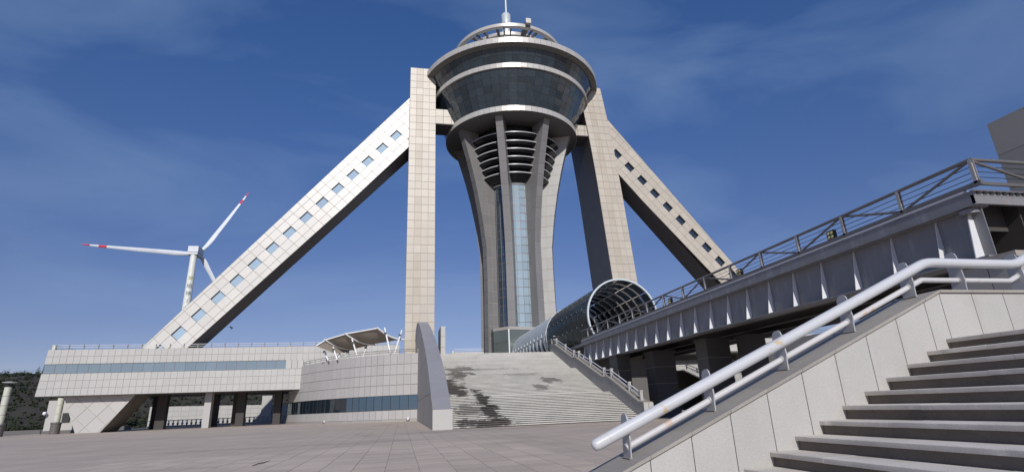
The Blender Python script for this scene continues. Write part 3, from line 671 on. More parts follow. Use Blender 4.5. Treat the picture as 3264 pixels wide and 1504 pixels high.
# resample along arc
def sample(kn, step):
    pts = []; 
    fine = []
    for i in range(len(kn)-1):
        p0, p1, p2, p3 = (Vector(kn[max(i-1, 0)]), Vector(kn[i]), Vector(kn[i+1]), Vector(kn[min(i+2, len(kn)-1)]))
        for k in range(20):
            t = k/20; fine.append(.5*((2*p1)+(p2-p0)*t+(2*p0-5*p1+4*p2-p3)*t*t+(-p0+3*p1-3*p2+p3)*t**3))
    fine.append(Vector(kn[-1])); acc = 0; out_ = [fine[0]]; 
    for a, b_ in zip(fine, fine[1:]):
        d = (b_-a).length
        while acc+d >= step:
            f = (step-acc)/d; a = a+(b_-a)*f; out_.append(a.copy()); d = (b_-a).length; acc = 0
        acc += d
    return out_
ar = sample(KN, 1.22)
b = MB(); top = [(p.x, p.y) for p in ar]+[(2.62, 131)]
def inn(p): c = Vector((2.6, 131)); return p+(c-p).normalized()*.08
core_pts = [tuple(inn(p)) for p in ar]+[(2.6, 131)]
b.prism(core_pts, 'z', 0, 1.79); b.build('lower_wall_core', 'joint', cb); b = MB(); b.prism(core_pts, 'z', 4.1, 10.8); b.build('upper_wall_core', 'joint', cb)
b = MB(); b.prism([tuple(inn(inn(inn(inn(p))))) for p in ar]+[(2.5, 131)], 'z', 1.79, 4.1); b.build('interior', 'soffit', cb)
rowsz = [(.35, 1.79), (4.1, 5.78), (5.78, 7.45), (7.45, 9.12), (9.12, 10.85)]
def apan(name, mat, p, q, z0, z1, par, gap=.03, t=.05, rec=0.):
    v = (q-p); L_ = v.length; ang = math.atan2(-v.y, -v.x)
    key = (name, round(L_, 1), round(z0, 2), t, gap); me = shared(key, mat, lambda b: b.box(-L_+gap, -t, gap, -gap, 0, z1-z0-gap))
    n_ = Vector((-v.y, v.x)).normalized(); 
    return link(name, me, par, (p.x-n_.x*rec, p.y-n_.y*rec, z0), (0, 0, ang))
for p, q in zip(ar, ar[1:]):
    for (z0, z1) in rowsz: apan('panel', 'curvep', p, q, z0, z1, cb)
    apan('plinth', 'granite', p, q, 0, .35, cb, .0, .12)
aw = sample(KN, 1.55)
for i, (p, q) in enumerate(zip(aw, aw[1:])):
    wn = apan('window', 'glass_dusk' if i > 8 else 'glass_mid', p, q, 1.8, 4.09, cb, .035, .02)
    me = shared(('wframe', 1), 'dark', lambda b: b.box(-.04, -.05, 0, .04, .04, 2.3)); v = q-p; link('window_frame', me, cb, (p.x, p.y, 1.8), (0, 0, math.atan2(-v.y, -v.x)))
rr = thing('roof_railing', (-8, 103, 10.85), 'curved two bar railing on round topped posts above the curved building', 'railing')
off = [inn(inn(inn(p))) for p in sample(KN, 2.35)]
for i, p in enumerate(off):
    me = shared(('cpost', 1), 'steel_mid', lambda b: (b.box(-.09, -.09, 0, .09, .09, .8), b.box(-.13, -.13, .45, .13, .13, .62)))
    link('post', me, rr, (p.x, p.y, 10.85))
for h in (.35, .7):
    b = MB(); b.path([(p.x, p.y, 10.85+h) for p in off], .045, 6); b.build('rail', 'rail', rr, smooth=60)
# ground uplights at its wall
for (x, y, lab) in ((-13.3, 103.9, 'small white uplight on the paving midway along the curved wall'), (1.1, 92.0, 'small white uplight near the right end of the curved wall')):
    t_ = thing('uplight', (x, y, 0), lab, 'spotlight', 'uplights along the curved wall')
    b = MB(); b.box(x-.25, y-.2, 0, x+.25, y+.2, .12); b.build('base', 'dark', t_)
    b = MB(); b.tube((x, y-.2, .3), (x+.05, y+.2, .5), .16, 10, .2); b.build('lamp_head', 'whitep', t_, smooth=40)
    b = MB(); b.box(x-.2, y-.03, .1, x-.17, y+.03, .45); b.box(x+.17, y-.03, .1, x+.2, y+.03, .45); b.build('bracket', 'dark', t_)
# membrane canopy
cn = thing('membrane_canopy', (-7, 99, 10.85), 'three bay tan membrane canopy on slanted white masts over the curved roof', 'canopy')
def HP(px, py, y, F=1684.):
    d = fwd+cr*((px-1632)/F)-cu*((py-752)/F); t_ = y/d.y; return Vector((0, 0, 1.6))+d*t_
H = [HP(1009, 1102, 101), HP(1040, 1083, 101), HP(1105, 1064, 99), HP(1207, 1046, 96)]    # high edge
Lw = [HP(1050, 1113, 107), HP(1127, 1112, 105), HP(1192, 1096, 102), HP(1284, 1080, 99)]   # low edge
Lm = [HP(1098, 1124, 103), HP(1127, 1112, 105), HP(1192, 1096, 102), HP(1284, 1080, 99)]
for k in range(3):
    b = MB(); n_ = 8; mid = []
    a0, a1, c1, c0 = H[k], H[k+1], Lm[k+1], Lm[k]
    for i in range(n_+1):
        for j in range(n_+1):
            u, v = i/n_, j/n_; p = a0.lerp(a1, u).lerp(c0.lerp(c1, u), v); p.z -= .9*math.sin(math.pi*v)*(.4+.6*math.sin(math.pi*u)); b.v.append(p)
    for i in range(n_):
        for j in range(n_): a = i*(n_+1)+j; b.f.append([a, a+1, a+n_+2, a+n_+1])
    b.build('membrane', 'canvas', cn, smooth=180)
    b = MB(); b.tube(H[k]+Vector((0, -.05, .05)), H[k+1]+Vector((0, -.05, .05)), .12, 6); b.build('edge_cable', 'whitep', cn)
for k in range(1, 4):
    p, q = H[k], Lm[k]; e = (q-p)*.06
    pts = [(p-e).lerp(q+e, i/8)+Vector((0, 0, -.55*math.sin(math.pi*i/8))) for i in range(9)]
    b = MB(); b.path([tuple(v) for v in pts], .17, 8); b.build('arch_beam', 'whitep', cn, smooth=50)
for (a, bs) in (((1226, 1044, 96), (1245, 1128, 94.6)), ((1281, 1052, 98.5), (1257, 1128, 96.5)), ((1122, 1080, 99.5), (1140, 1138, 98.9)), ((1170, 1099, 102.5), (1157, 1138, 99.7)), ((1062, 1105, 101.5), (1075, 1146, 100.6)), ((1112, 1120, 104), (1099, 1140, 102.5)), ((1032, 1112, 104), (1046, 1148, 102.6)), ((1086, 1126, 102), (1079, 1140, 101.4))):
    b = MB(); p, q = HP(*a), HP(*bs); b.tube(q, p, .16, 8, .13); b.build('mast', 'whitep', cn, smooth=50)
    b = MB(); j = p.lerp(q, .22); b.box(j.x-.28, j.y-.2, j.z-.25, j.x+.1, j.y+.2, j.z+.2); b.build('joint_plate', 'dark', cn)

# ================================================================== ARCHED CHEEK WALL
aw_ = thing('arched_wall', (3.4, 70, 0), 'tall grey arched cheek wall sweeping up from a pale end block left of the stairs', 'wall')
prof = [(47.0, 1.6), (48.0, 1.66), (49.6, 2.6), (51.5, 3.55), (53.9, 4.7), (58.2, 6.35), (63.5, 8.15), (68, 9.55), (73, 10.95), (80, 12.9), (88, 14.9), (96, 16.6), (104, 17.5), (112, 17.6), (120, 16.3), (126, 14.4)]
# body with a small arched opening near the rear
b = MB(); pts = [(47.02, 0)]+[(y, z-.04) for y, z in prof]+[(126, 0)]
op0, op1, oz = 107.5, 114.5, 16.1
def ztop(y):
    for (a, za), (c, zc) in zip(prof, prof[1:]):
        if a <= y <= c: return za+(zc-za)*(y-a)/(c-a)
    return 2
ys = [47.02]+[p[0] for p in prof[1:] if p[0] < op0]+[op0]
b.prism([(47.02, 0)]+[(y, ztop(y)-.04) for y in ys]+[(op0, 0)], 'x', 2.65, 4.2)
b.prism([(op1, 0), (op1, ztop(op1)-.04), (120, 16.26), (126, 14.36), (126, 0)], 'x', 2.65, 4.2)
k = 8; arc = [(op0+(op1-op0)*i/k, 12.6+3.0*math.sin(math.pi*i/k)) for i in range(k+1)]
b.prism(arc+[(op1, ztop(op1)-.04), (112, 17.56), (op0, ztop(op0)-.04)], 'x', 2.65, 4.2)
b.prism([(op0, 0), (op0, 10.9), (op1, 10.9), (op1, 0)], 'x', 2.65, 4.2)
b.build('wall_body', 'joint', aw_)
fine_prof = []
for i in range(len(prof)-1):
    (a, za), (c, zc) = prof[i], prof[i+1]; n_ = max(1, int(math.hypot(c-a, zc-za)/2.1))
    for q in range(n_): fine_prof.append((a+(c-a)*q/n_, za+(zc-za)*q/n_))
fine_prof.append(prof[-1])
M['archstone'] = surf('arch_top_stone', (.275, .27, .285), .5, big=.06, fine=.04, rnd=.05)
for (a, za), (c, zc) in zip(fine_prof, fine_prof[1:]):
    if a < 47.9 and c < 48.1: pass
    d = Vector((c-a, zc-za)).normalized()*.02
    b = MB(); b.prism([(a+d.x, za+d.y-.04), (c-d.x, zc-d.y-.04), (c-d.x, zc-d.y), (a+d.x, za+d.y)], 'x', 2.6, 4.22); b.build('top_slab', 'archstone', aw_)
# side panels on the left face with slanting joints
yy = 47.05
while yy < 126:
    y2 = min(yy+4.2, 126); z0 = 0
    for r_ in range(5):
        za0 = max(0, r_*4.2-1.2); zb0 = (r_+1)*4.2-1.2
        pts = clip([(yy+.03, za0+.03), (y2-.03, za0+.03), (y2-.03, zb0-.03), (yy+.03, zb0-.03)], 0, 1, 99)
        cv = [(yy, 0), (y2, 0), (y2, ztop(y2)-.06), (yy, ztop(yy)-.06)]
        p = clip_convex(pts, cv)
        if len(p) >= 3 and area(p) > .1 and not (yy < op1 and y2 > op0 and r_ in (3,)):
            b = MB(); b.prism(p, 'x', 2.6, 2.65); b.build('side_panel', 'granite', aw_)
    yy = y2
b = MB(); b.box(2.58, 46.9, 0, 4.24, 47.0, 1.6); b.build('end_block', 'facade', aw_)
b = MB(); b.prism([(47.0, 0), (47.0, 1.62), (48.0, 1.66), (48, 0)], 'x', 4.2, 4.24); b.build('end_cheek', 'facade', aw_)
# slab pier at stair head
sp = thing('slab_pier', (6.2, 88, 9.35), 'freestanding narrow slab pier with a shaded left side at the stair head', 'pillar')
b = MB(); b.box(5.98, 86.0, 9.35, 6.68, 92, 14.3); b.build('pier_body', 'joint', sp)
for j in range(3):
    b = MB(); b.box(6.0, 85.94, 9.4+j*1.65, 6.66, 86, 9.4+(j+1)*1.65-.04); b.build('panel', 'facade', sp)
    for q in range(3): b = MB(); b.box(5.93, 86.02+q*2, 9.4+j*1.65, 5.98, 86.0+(q+1)*2-.04, 9.4+(j+1)*1.65-.04); b.build('side_panel', 'granite', sp)

# ================================================================== GRAND STAIRS
gs = thing('grand_staircase', (12.5, 62, 0), 'very wide flight of pale stained stone steps climbing to the tower', 'stairs')
def xr(y): return 21.25+(y-47)*.040
def xlft(y): return 4.22+max(0, (y-47))*.0
steps = []; y = 47.0; z = 0.; 
rise = 9.35/62
for fl, (n_, land) in enumerate(((18, 1.9), (22, 1.8), (22, 0))):
    for i in range(n_):
        z += rise; dpt = .475+(land if i == n_-1 else 0); steps.append((y, z, dpt)); y += dpt
YT = y
for (y, z, dpt) in steps:
    b = MB(); b.box(4.24, y+.12, z-rise-.02, xr(y), y+dpt+.15, z-.085); st = b.build('riser', 'bigriser', gs)
    b = MB(); b.box(4.24, y-.03, z-.088, xr(y), y+dpt+.12, z); b.build('step', 'bigstep', gs)
b = MB(); b.prism([(47.6, 0), (56.2, 2.3), (58.4, 2.3), (69, 5.6), (71, 5.6), (YT, 8.9), (YT, 0)], 'x', 4.3, 20.9); b.build('stair_body', 'bigriser', gs)
# platform
pf = MB(); pf.box(4.24, YT+.05, 8.9, 60, 142, 9.35); pf.box(-60, 134.1, 8.9, 4.2, 142, 9.35); pl = pf.build('platform', 'bigstep'); tagit(pl, kind='structure')
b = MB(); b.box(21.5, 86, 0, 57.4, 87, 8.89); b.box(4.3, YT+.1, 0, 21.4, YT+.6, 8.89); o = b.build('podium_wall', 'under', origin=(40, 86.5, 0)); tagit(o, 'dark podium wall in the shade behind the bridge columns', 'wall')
# right cheek wall with railing
ck = thing('stair_cheek_wall', (22, 62, 0), 'grey panelled cheek wall stepping up along the right of the grand stairs', 'wall')
CP = [(46.2, 1.5), (47.4, 1.6), (55.2, 4.2), (57.2, 4.35), (67.3, 7.35), (69.0, 7.5), (78.6, 10.4), (81.5, 10.55)]
def czt(y):
    for (a, za), (c, zc) in zip(CP, CP[1:]):
        if a <= y <= c: return za+(zc-za)*(y-a)/(c-a)
    return CP[-1][1]
b = MB()
def quadbox(b, y0, y1, xo0, xo1, zlo, dz):
    b.v += [Vector(p) for p in ((xr(y0)+xo0, y0, zlo), (xr(y0)+xo1, y0, zlo), (xr(y1)+xo1, y1, zlo), (xr(y1)+xo0, y1, zlo), (xr(y0)+xo0, y0, czt(y0)+dz), (xr(y0)+xo1, y0, czt(y0)+dz), (xr(y1)+xo1, y1, czt(y1)+dz), (xr(y1)+xo0, y1, czt(y1)+dz))]
    k = len(b.v)-8; b.f += [[k+i for i in t] for t in ((0,3,2,1),(4,5,6,7),(0,1,5,4),(1,2,6,5),(2,3,7,6),(3,0,4,7))]
for (a, _), (c, _) in zip(CP, CP[1:]): quadbox(b, a, c, .05, .8, 0, -.06)
b.build('wall_core', 'joint', ck)
y = 46.22
while y < 81.4:
    y1 = min(y+.82, 81.4)
    for (br, _) in CP:
        if y+.1 < br < y1-.1: y1 = br
    b = MB(); quadbox(b, y+.02, y1-.02, 0, .05, max(0, czt(y)-2.4), -.07); b.build('panel', 'granite', ck); y = y1
for (a, za), (c, zc) in zip(CP, CP[1:]):
    b = MB(); b.v += [Vector(p) for p in ((xr(a)-.05, a, za-.06), (xr(a)+.86, a, za-.06), (xr(c)+.86, c, zc-.06), (xr(c)-.05, c, zc-.06), (xr(a)-.05, a, za+.03), (xr(a)+.86, a, za+.03), (xr(c)+.86, c, zc+.03), (xr(c)-.05, c, zc+.03))]
    b.f += [[0,3,2,1],[4,5,6,7],[0,1,5,4],[1,2,6,5],[2,3,7,6],[3,0,4,7]]; b.build('coping', 'coping', ck)
b = MB(); b.box(21.16, 46.1, 0, 21.6, 46.2, 1.45); b.box(21.64, 46.1, 0, 22.08, 46.2, 1.45); b.build('end_block', 'facade', ck)
hr = thing('stair_handrail', (21.7, 62, 4), 'twin bar steel handrail with square stone posts on the right cheek wall', 'railing')
PY = [47.6, 50.3, 55.1, 57.5, 62.2, 66.9, 69.2, 73.4, 78.2, 81.2]
for y in PY:
    me = shared(('hpost', 1), 'curvep', lambda b: (b.box(-.13, -.13, 0, .13, .13, .85), b.box(-.16, -.16, .78, .16, .16, .9))); link('post', me, hr, (xr(y)+.4, y, czt(y)))
for a, c in zip(PY, PY[1:]):
    for h in (.35, .68): b = MB(); b.tube((xr(a)+.4, a, czt(a)+h), (xr(c)+.4, c, czt(c)+h), .05, 6); b.build('rail', 'steel_pale', hr)
gt = thing('safety_gate', (23, 80, 9.9), 'small barred steel guard beside the tunnel at the stair head', 'railing')
b = MB(); b.tube((22.6, 79, 11.6), (24.6, 79, 11.6), .05, 6); b.tube((24.6, 79, 11.6), (24.6, 79, 9.4), .05, 6); b.tube((22.6, 79, 11.1), (24.6, 79, 11.1), .04, 6); b.build('frame', 'steel_pale', gt)
for i in range(7): b = MB(); b.tube((22.9+i*.26, 79, 9.4), (22.9+i*.26, 79, 11.1), .03, 5); b.build('bar', 'steel_pale', gt)
# small parapet right behind the stair head on the left
pw = thing('parapet_wall', (12.7, 110, 9.35), 'low pale parapet with thin rails left of the tower foot', 'wall')
b = MB(); b.box(10.4, 110, 9.35, 16.4, 110.5, 12.6); b.build('wall_core', 'joint', pw)
for i in range(6):
    for j in range(3): panel('panel', 'facade', pw, 10.4+i+.03, 9.35+j*1.08+.03, 11.4+i-.03, 9.35+(j+1)*1.08-.03, 110, .05)
for h in (.3, .6): b = MB(); b.tube((10.4, 110.2, 12.6+h), (16.4, 110.2, 12.6+h), .04, 5); b.build('rail', 'steel_pale', pw)
b = MB(); b.box(9.6, 107, 9.35, 10.0, 107.4, 12.6); b.beam((9.8, 107.2, 12.4), (11.2, 108.5, 10.2), .3, .3); b.build('end_post', 'lampstone', pw)

# ================================================================== BRIDGE
br = thing('footbridge', (25, 40, 9.4), 'dark steel plate girder footbridge with pale tapered stiffeners', 'bridge')
GX, BY0, BY1, XR = 22.7, 15.9, 66.3, 32.6
b = MB(); b.box(GX+.47, BY0+.2, 6.58, GX+.51, BY1, 8.72); b.build('girder_web', 'steel', br)
b = MB(); b.box(GX, BY0+.15, 6.5, GX+.95, BY1, 6.58); b.build('bottom_flange', 'steel', br)
b = MB(); b.box(GX+.15, BY0+.1, 8.64, GX+.75, BY1, 8.7); b.build('top_flange', 'steel', br)
b = MB(); b.box(GX, BY0, 8.72, GX+.14, BY1, 9.22); b.box(GX-.03, BY0, 9.22, GX+.14, BY1, 9.27); b.box(GX-.03, BY0, 8.68, GX+.14, BY1, 8.72); b.build('edge_beam', 'steel', br)
b = MB(); b.box(GX-.02, BY0+.3, 9.28, GX+.3, BY1, 9.37); b.build('deck_edge_strip', 'whitep', br)
b = MB(); b.box(GX+.15, BY0+.05, 9.1, XR, BY1, 9.29); b.build('deck', 'steel', br)
b = MB()
for gx in (25.4, 28.2, 31.0):
    b.box(gx, BY0+.4, 6.9, gx+.06, BY1, 9.09); b.box(gx-.2, BY0+.4, 6.82, gx+.26, BY1, 6.9)
for i in range(23): yq = 16.9+2.3*i; b.box(GX+.6, yq, 7.9, XR-.3, yq+.1, 9.09)
b.build('inner_girders', 'soffit', br)
b = MB(); b.box(XR-.35, BY0+.2, 6.6, XR-.3, BY1, 9.1); b.build('far_girder', 'steel', br)
for i in range(22):
    yq = 18.05+2.3*(i)-.0
    if i == 0: pass
    b = MB(); b.v += [Vector(p) for p in ((GX+.40, yq-.012, 8.64), (GX+.47, yq-.012, 8.64), (GX+.47, yq-.012, 6.58), (GX+.02, yq-.012, 6.58), (GX+.40, yq+.012, 8.64), (GX+.47, yq+.012, 8.64), (GX+.47, yq+.012, 6.58), (GX+.02, yq+.012, 6.58))]
    b.f += [[3, 2, 1, 0], [4, 5, 6, 7], [0, 4, 7, 3], [3, 7, 6, 2], [0, 1, 5, 4]]; b.build('stiffener', 'steel_pale', br)
yq = 16.55
b = MB(); b.prism([(GX+.38, 8.64), (GX+.47, 8.64), (GX+.47, 6.58), (GX+.0, 6.58), (GX+.22, 8.2)], 'y', yq-.02, yq+.02); b.build('end_stiffener', 'steel_pale', br)
b = MB(); b.box(GX, BY0-.02, 8.7, XR, BY0+.12, 9.05); b.box(GX, BY0-.03, 9.05, XR, BY0+.14, 9.09); b.build('end_beam', 'steel', br)
for i in range(28): b = MB(); b.box(GX+.25+i*.34, BY0+.0, 9.1, GX+.40+i*.34, BY0+.35, 9.26); b.build('joist_end', 'dark', br)
b = MB(); b.box(GX+.1, BY0-.02, 9.27, XR, BY0+.1, 9.33); b.build('deck_lip', 'whitep', br)
b = MB(); b.tube((GX+.35, BY0+.6, 8.45), (GX+.35, BY0+.6, 8.62), .35, 16); b.build('bearing_cap', 'steel', br)
# truss railing along the side and the end
rg = thing('truss_railing', (22.8, 40, 9.4), 'dark steel truss railing with thin wires on the footbridge edge', 'railing')
RX = GX+.02; zt, zb = 10.52, 9.47
PP = [15.62+3.42*i for i in range(15)]
PP = [p for p in PP if p < 66]
b = MB(); b.tube((RX, PP[0], zt), (RX, 65.9, zt), .08, 10); b.build('top_rail', 'rail', rg, smooth=40)
b = MB(); b.beam((RX, PP[0], zb), (RX, 65.9, zb), .14, .17); b.build('bottom_rail', 'rail', rg)
for i, yp in enumerate(PP):
    b = MB(); b.box(RX-.07, yp-.01, zb, RX+.07, yp+.01, zt); b.box(RX-.08, yp-.07, zb, RX-.065, yp+.07, zt); b.box(RX+.065, yp-.07, zb, RX+.08, yp+.07, zt); b.build('post', 'steel_mid', rg)
    b = MB(); b.box(RX-.08, yp-.18, zb-.1, RX+.08, yp+.18, zb+.1); b.build('joint_plate', 'rail', rg)
    if i % 2 == 0:
        for s_ in (-1, 1):
            yo = yp+s_*3.42
            if 15 < yo < 66: b = MB(); b.tube((RX, yp+s_*.12, zt-.05), (RX, yo-s_*.15, zb+.08), .06, 8); b.build('diagonal_brace', 'rail', rg, smooth=50)
for h in (.28, .52, .76): b = MB(); b.tube((RX+.02, PP[0], zb+h), (RX+.02, 65.9, zb+h), .016, 5); b.build('wire', 'dark', rg)
re_ = thing('truss_railing', (27, 15.7, 9.4), 'short truss railing across the near end of the footbridge at the right', 'railing')
XP = [RX+3.42*i for i in range(4)]; yp = PP[0]
b = MB(); b.tube((RX, yp, zt), (XR, yp, zt), .08, 10); b.build('top_rail', 'rail', re_, smooth=40)
b = MB(); b.beam((RX, yp, zb), (XR, yp, zb), .1, .13); b.build('bottom_rail', 'rail', re_)
for i, x in enumerate(XP[1:]): b = MB(); b.box(x-.05, yp-.05, zb, x+.05, yp+.05, zt); b.build('post', 'steel_pale', re_)
for (a, c) in ((0, 1), (2, 1), (2, 3)): b = MB(); b.tube((XP[a], yp, zt-.05), (XP[c], yp, zb+.08), .06, 8); b.build('diagonal_brace', 'rail', re_, smooth=50)
for h in (.28, .52, .76): b = MB(); b.tube((RX, yp, zb+h), (XR, yp, zb+h), .016, 5); b.build('wire', 'dark', re_)
# floodlights
def HX(px, py, x):
    d = fwd+cr*((px-1632)/1684.)-cu*((py-752)/1684.); return Vector((0, 0, 1.6))+d*(x/d.x)
for (px, py, lab) in ((2659, 782, 'largest black floodlight with four round lenses on the bridge railing'), (2363, 894, 'middle black floodlight on the bridge railing in front of the slanting brace'), (2140, 982, 'small far floodlight on the bridge railing beside the glass tunnel')):
    p = HX(px, py, RX+.1); p.z = max(p.z, 9.80); s_ = .25
    t_ = thing('floodlight', (p.x, p.y, 9.5), lab, 'floodlight', 'floodlights clamped on the footbridge railing')
    b = MB(); b.box(p.x-.1, p.y-s_, p.z-s_, p.x+.1, p.y+s_, p.z+s_); b.build('housing', 'dark', t_)
    b = MB(); b.box(p.x-.03, p.y-.02, 9.4, p.x+.03, p.y+.02, p.z-s_); b.box(p.x-.02, p.y-s_-.05, p.z-.05, p.x+.02, p.y+s_+.05, p.z+.02); b.build('bracket', 'rail', t_)
    for (a, c) in ((-1, -1), (1, -1), (-1, 1), (1, 1)):
        b = MB(); b.tube((p.x-.1, p.y+a*.11, p.z+c*.11), (p.x-.125, p.y+a*.11, p.z+c*.11), .08, 10); b.build('lens', 'yellow', t_)
# bridge columns and abutment
COLS = [(22.95, 55.6, 1.5, 2.2, 'square stone clad bridge column nearest the grand stairs, partly sunlit'), (25.2, 51.4, 2.4, 2.0, 'broad shaded bridge column second from the grand stairs'), (29.0, 58.5, 1.5, 2.0, 'rear shaded bridge column behind the second one'),
        (25.2, 41.3, 2.2, 1.8, 'broad shaded bridge column in the middle of the span'), (27.6, 39.0, 1.6, 1.6, 'dark bridge column just left of the far sunlit steps'), (30.2, 50, 1.6, 1.6, 'thin rear bridge column deep in the shade')]
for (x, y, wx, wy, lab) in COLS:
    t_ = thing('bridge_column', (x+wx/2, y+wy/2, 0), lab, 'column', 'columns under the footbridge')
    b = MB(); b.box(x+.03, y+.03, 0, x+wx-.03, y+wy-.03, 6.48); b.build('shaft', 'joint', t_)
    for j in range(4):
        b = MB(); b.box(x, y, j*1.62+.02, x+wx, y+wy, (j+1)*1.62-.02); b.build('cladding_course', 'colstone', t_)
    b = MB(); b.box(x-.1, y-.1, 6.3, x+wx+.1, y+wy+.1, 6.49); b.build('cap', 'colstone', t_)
ab = thing('bridge_abutment', (26, 16.5, 0), 'stone clad abutment block under the near end of the footbridge', 'pillar')
b = MB(); b.box(22.45, 15.0, 0, 32, 17.1, 6.2); b.build('body', 'joint', ab)
for j in range(5):
    for (y0, y1) in ((15.0, 16.03), (16.07, 17.1)): b = MB(); b.box(22.4, y0, 1.24*j+.01, 22.45, y1, 1.24*(j+1)-.02); b.build('side_panel', 'granite', ab)
    for i in range(8): b = MB(); b.box(22.45+i*1.2, 14.95, 1.24*j+.01, 23.62+i*1.2, 15.0, 1.24*(j+1)-.02); b.build('panel', 'granite', ab)
b = MB(); b.box(22.3, 14.85, 6.2, 32.1, 17.2, 6.42); b.build('cap', 'coping', ab)
b = MB(); b.box(22.75, 16.0, 6.42, 23.4, 17.0, 6.5); b.build('bearing_pad', 'dark', ab)
# tall wall at far right
wr = thing('stone_tower_wall', (33.5, 16, 0), 'tall grey stone panelled wall rising at the right edge behind the railing', 'wall')
wx_ = 33.2; sc_ = wx_/30.5; wy = 19.62*sc_; wz = 1.6+13.4*sc_
b = MB(); b.box(wx_+.05, 5, 0, wx_+2.5, wy-.02, wz-.02); b.build('wall_core', 'joint', wr)
ph, pwid = 2.05, 1.95
for j in range(9):
    for i in range(7):
        y1 = wy-i*pwid; z1 = wz-j*ph
        if z1-ph < 0: continue
        b = MB(); b.box(wx_, y1-pwid+.03, z1-ph+.03, wx_+.05, y1-.0, z1); b.build('panel', 'wallstone', wr)

# ================================================================== GLASS TUNNEL
tn = thing('glass_tunnel', (27.6, 74, 9.4), 'barrel vaulted smoky glass tunnel with a white front arch over the bridge end', 'canopy')
TX, TZ, TR = 27.6, 12.15, 4.75
A0 = math.acos(-2.75/TR)      # angle from top where it meets the deck
def tp(a, y, r_=TR): return Vector((TX+r_*math.sin(a), y, TZ+r_*math.cos(a)))
NS = 10; NY = 9; y0_, y1_ = 63.5, 84.0
for i in range(NS):
    a0 = -A0+2*A0*i/NS; a1 = -A0+2*A0*(i+1)/NS
    for j in range(NY):
        ya, yb = y0_+(y1_-y0_)*j/NY, y0_+(y1_-y0_)*(j+1)/NY
        b = MB(); am = (a0+a1)/2
        for (p, q) in ((a0+.01, am), (am, a1-.01)):
            b.poly([tp(p, ya+.04), tp(q, ya+.04), tp(q, yb-.04), tp(p, yb-.04)])
        b.build('glass_pane', 'glass_tube_dark' if i < 3 else 'glass_tube', tn)
def arch(b, y, r_, tk, n=28):
    pts = [tuple(tp(-A0+2*A0*i/n, y, r_)) for i in range(n+1)]
    b.path(pts, tk, 8)
for j in range(NY+1):
    b = MB(); y = y0_+(y1_-y0_)*j/NY
    if j == 0: continue
    arch(b, y, TR-.14, .055); b.build('rib', 'steel_mid', tn, smooth=50)
b = MB()
n = 36
for (r0q, r1q, ya, yb) in ((TR-.13, TR+.07, y0_-.15, y0_+.12),):
    for i in range(n):
        a0, a1 = -A0+2*A0*i/n, -A0+2*A0*(i+1)/n
        P = [tp(a0, ya, r0q), tp(a0, ya, r1q), tp(a1, ya, r1q), tp(a1, ya, r0q)]; Q = [p+Vector((0, yb-ya, 0)) for p in P]
        b.poly(P[::-1]); b.poly(Q); b.poly([P[0], P[3], Q[3], Q[0]]); b.poly([P[1], Q[1], Q[2], P[2]])
b.build('front_arch', 'metal', tn)
for i in range(NS+1):
    a = -A0+2*A0*i/NS; b = MB(); b.tube(tp(a, y0_, TR-.22), tp(a, y1_, TR-.2), .05, 6); b.build('purlin', 'rail', tn)
b = MB()
for i in range(1, NS):
    for j in range(NY+1):
        a = -A0+2*A0*i/NS; y = y0_+(y1_-y0_)*j/NY; p = tp(a, y, TR+.05); b.tube(p-Vector((0, .0, 0)), tp(a, y, TR+.13), .05, 6)
o = b.build('glass_fixings', 'steel_mid', tn); o['kind'] = 'stuff'
b = MB(); b.box(TX-3.9, 66.3, 8.95, TX+3.9, 84.5, 9.34); b.build('floor', 'granite', tn)
# white panelled part
ts = thing('panelled_tunnel', (27.6, 99, 9.4), 'white metal vaulted tunnel with curved fins leading into the tower', 'canopy')
TR2 = TR-.12; aL = R(78)
b = MB(); n = 24
for i in range(n):
    a0, a1 = -aL+2*aL*i/n, -aL+2*aL*(i+1)/n
    b.poly([tp(a0, 84.05, TR2), tp(a1, 84.05, TR2), tp(a1, 114.5, TR2), tp(a0, 114.5, TR2)])
b.build('shell', 'metal', ts, smooth=180)
b = MB()
for i in range(20):
    a0, a1 = -A0+2*A0*i/20, -A0+2*A0*(i+1)/20; b.poly([tp(a0, 84.2, TR2-.45), tp(a1, 84.2, TR2-.45), tp(a1, 114, TR2-.45), tp(a0, 114, TR2-.45)])
b.build('inner_lining', 'soffit', ts, smooth=180)
for k in range(11):
    ya = 85.0+k*2.7
    for s_ in (-1, 1):
        b = MB(); pts = []
        prof2 = [(R(77), 0.05, 2.1), (R(86), .05, 2.0), (R(88), .55, 1.95), (R(98), .75, 1.85), (R(110), 1.05, 1.6), (R(125), 1.3, 1.45)]
        for (a, o0, o1) in prof2: pts.append((tp(s_*a, ya+o0, TR2+.02), tp(s_*a, ya+o1, TR2+.02)))
        for (p, q), (p2, q2) in zip(pts, pts[1:]):
            b.poly([p, q, q2, p2])
            for (u_, v_) in ((p, p2), (q, q2)):
                ax = Vector((TX, 0, TZ)); iu = Vector((u_.x+(TX-u_.x)*.07, u_.y, u_.z)); iv = Vector((v_.x+(TX-v_.x)*.07, v_.y, v_.z)); b.poly([u_, v_, iv, iu])
        b.build('side_fin', 'metal', ts)
b = MB()
for i in range(28):
    a0, a1 = -A0+2*A0*i/28, -A0+2*A0*(i+1)/28
    P = [tp(a0, 83.95, TR-.35), tp(a0, 83.95, TR+.04), tp(a1, 83.95, TR+.04), tp(a1, 83.95, TR-.35)]; b.poly(P); b.poly([p+Vector((0, .15, 0)) for p in P][::-1])
b.build('end_collar', 'steel_pale', ts)

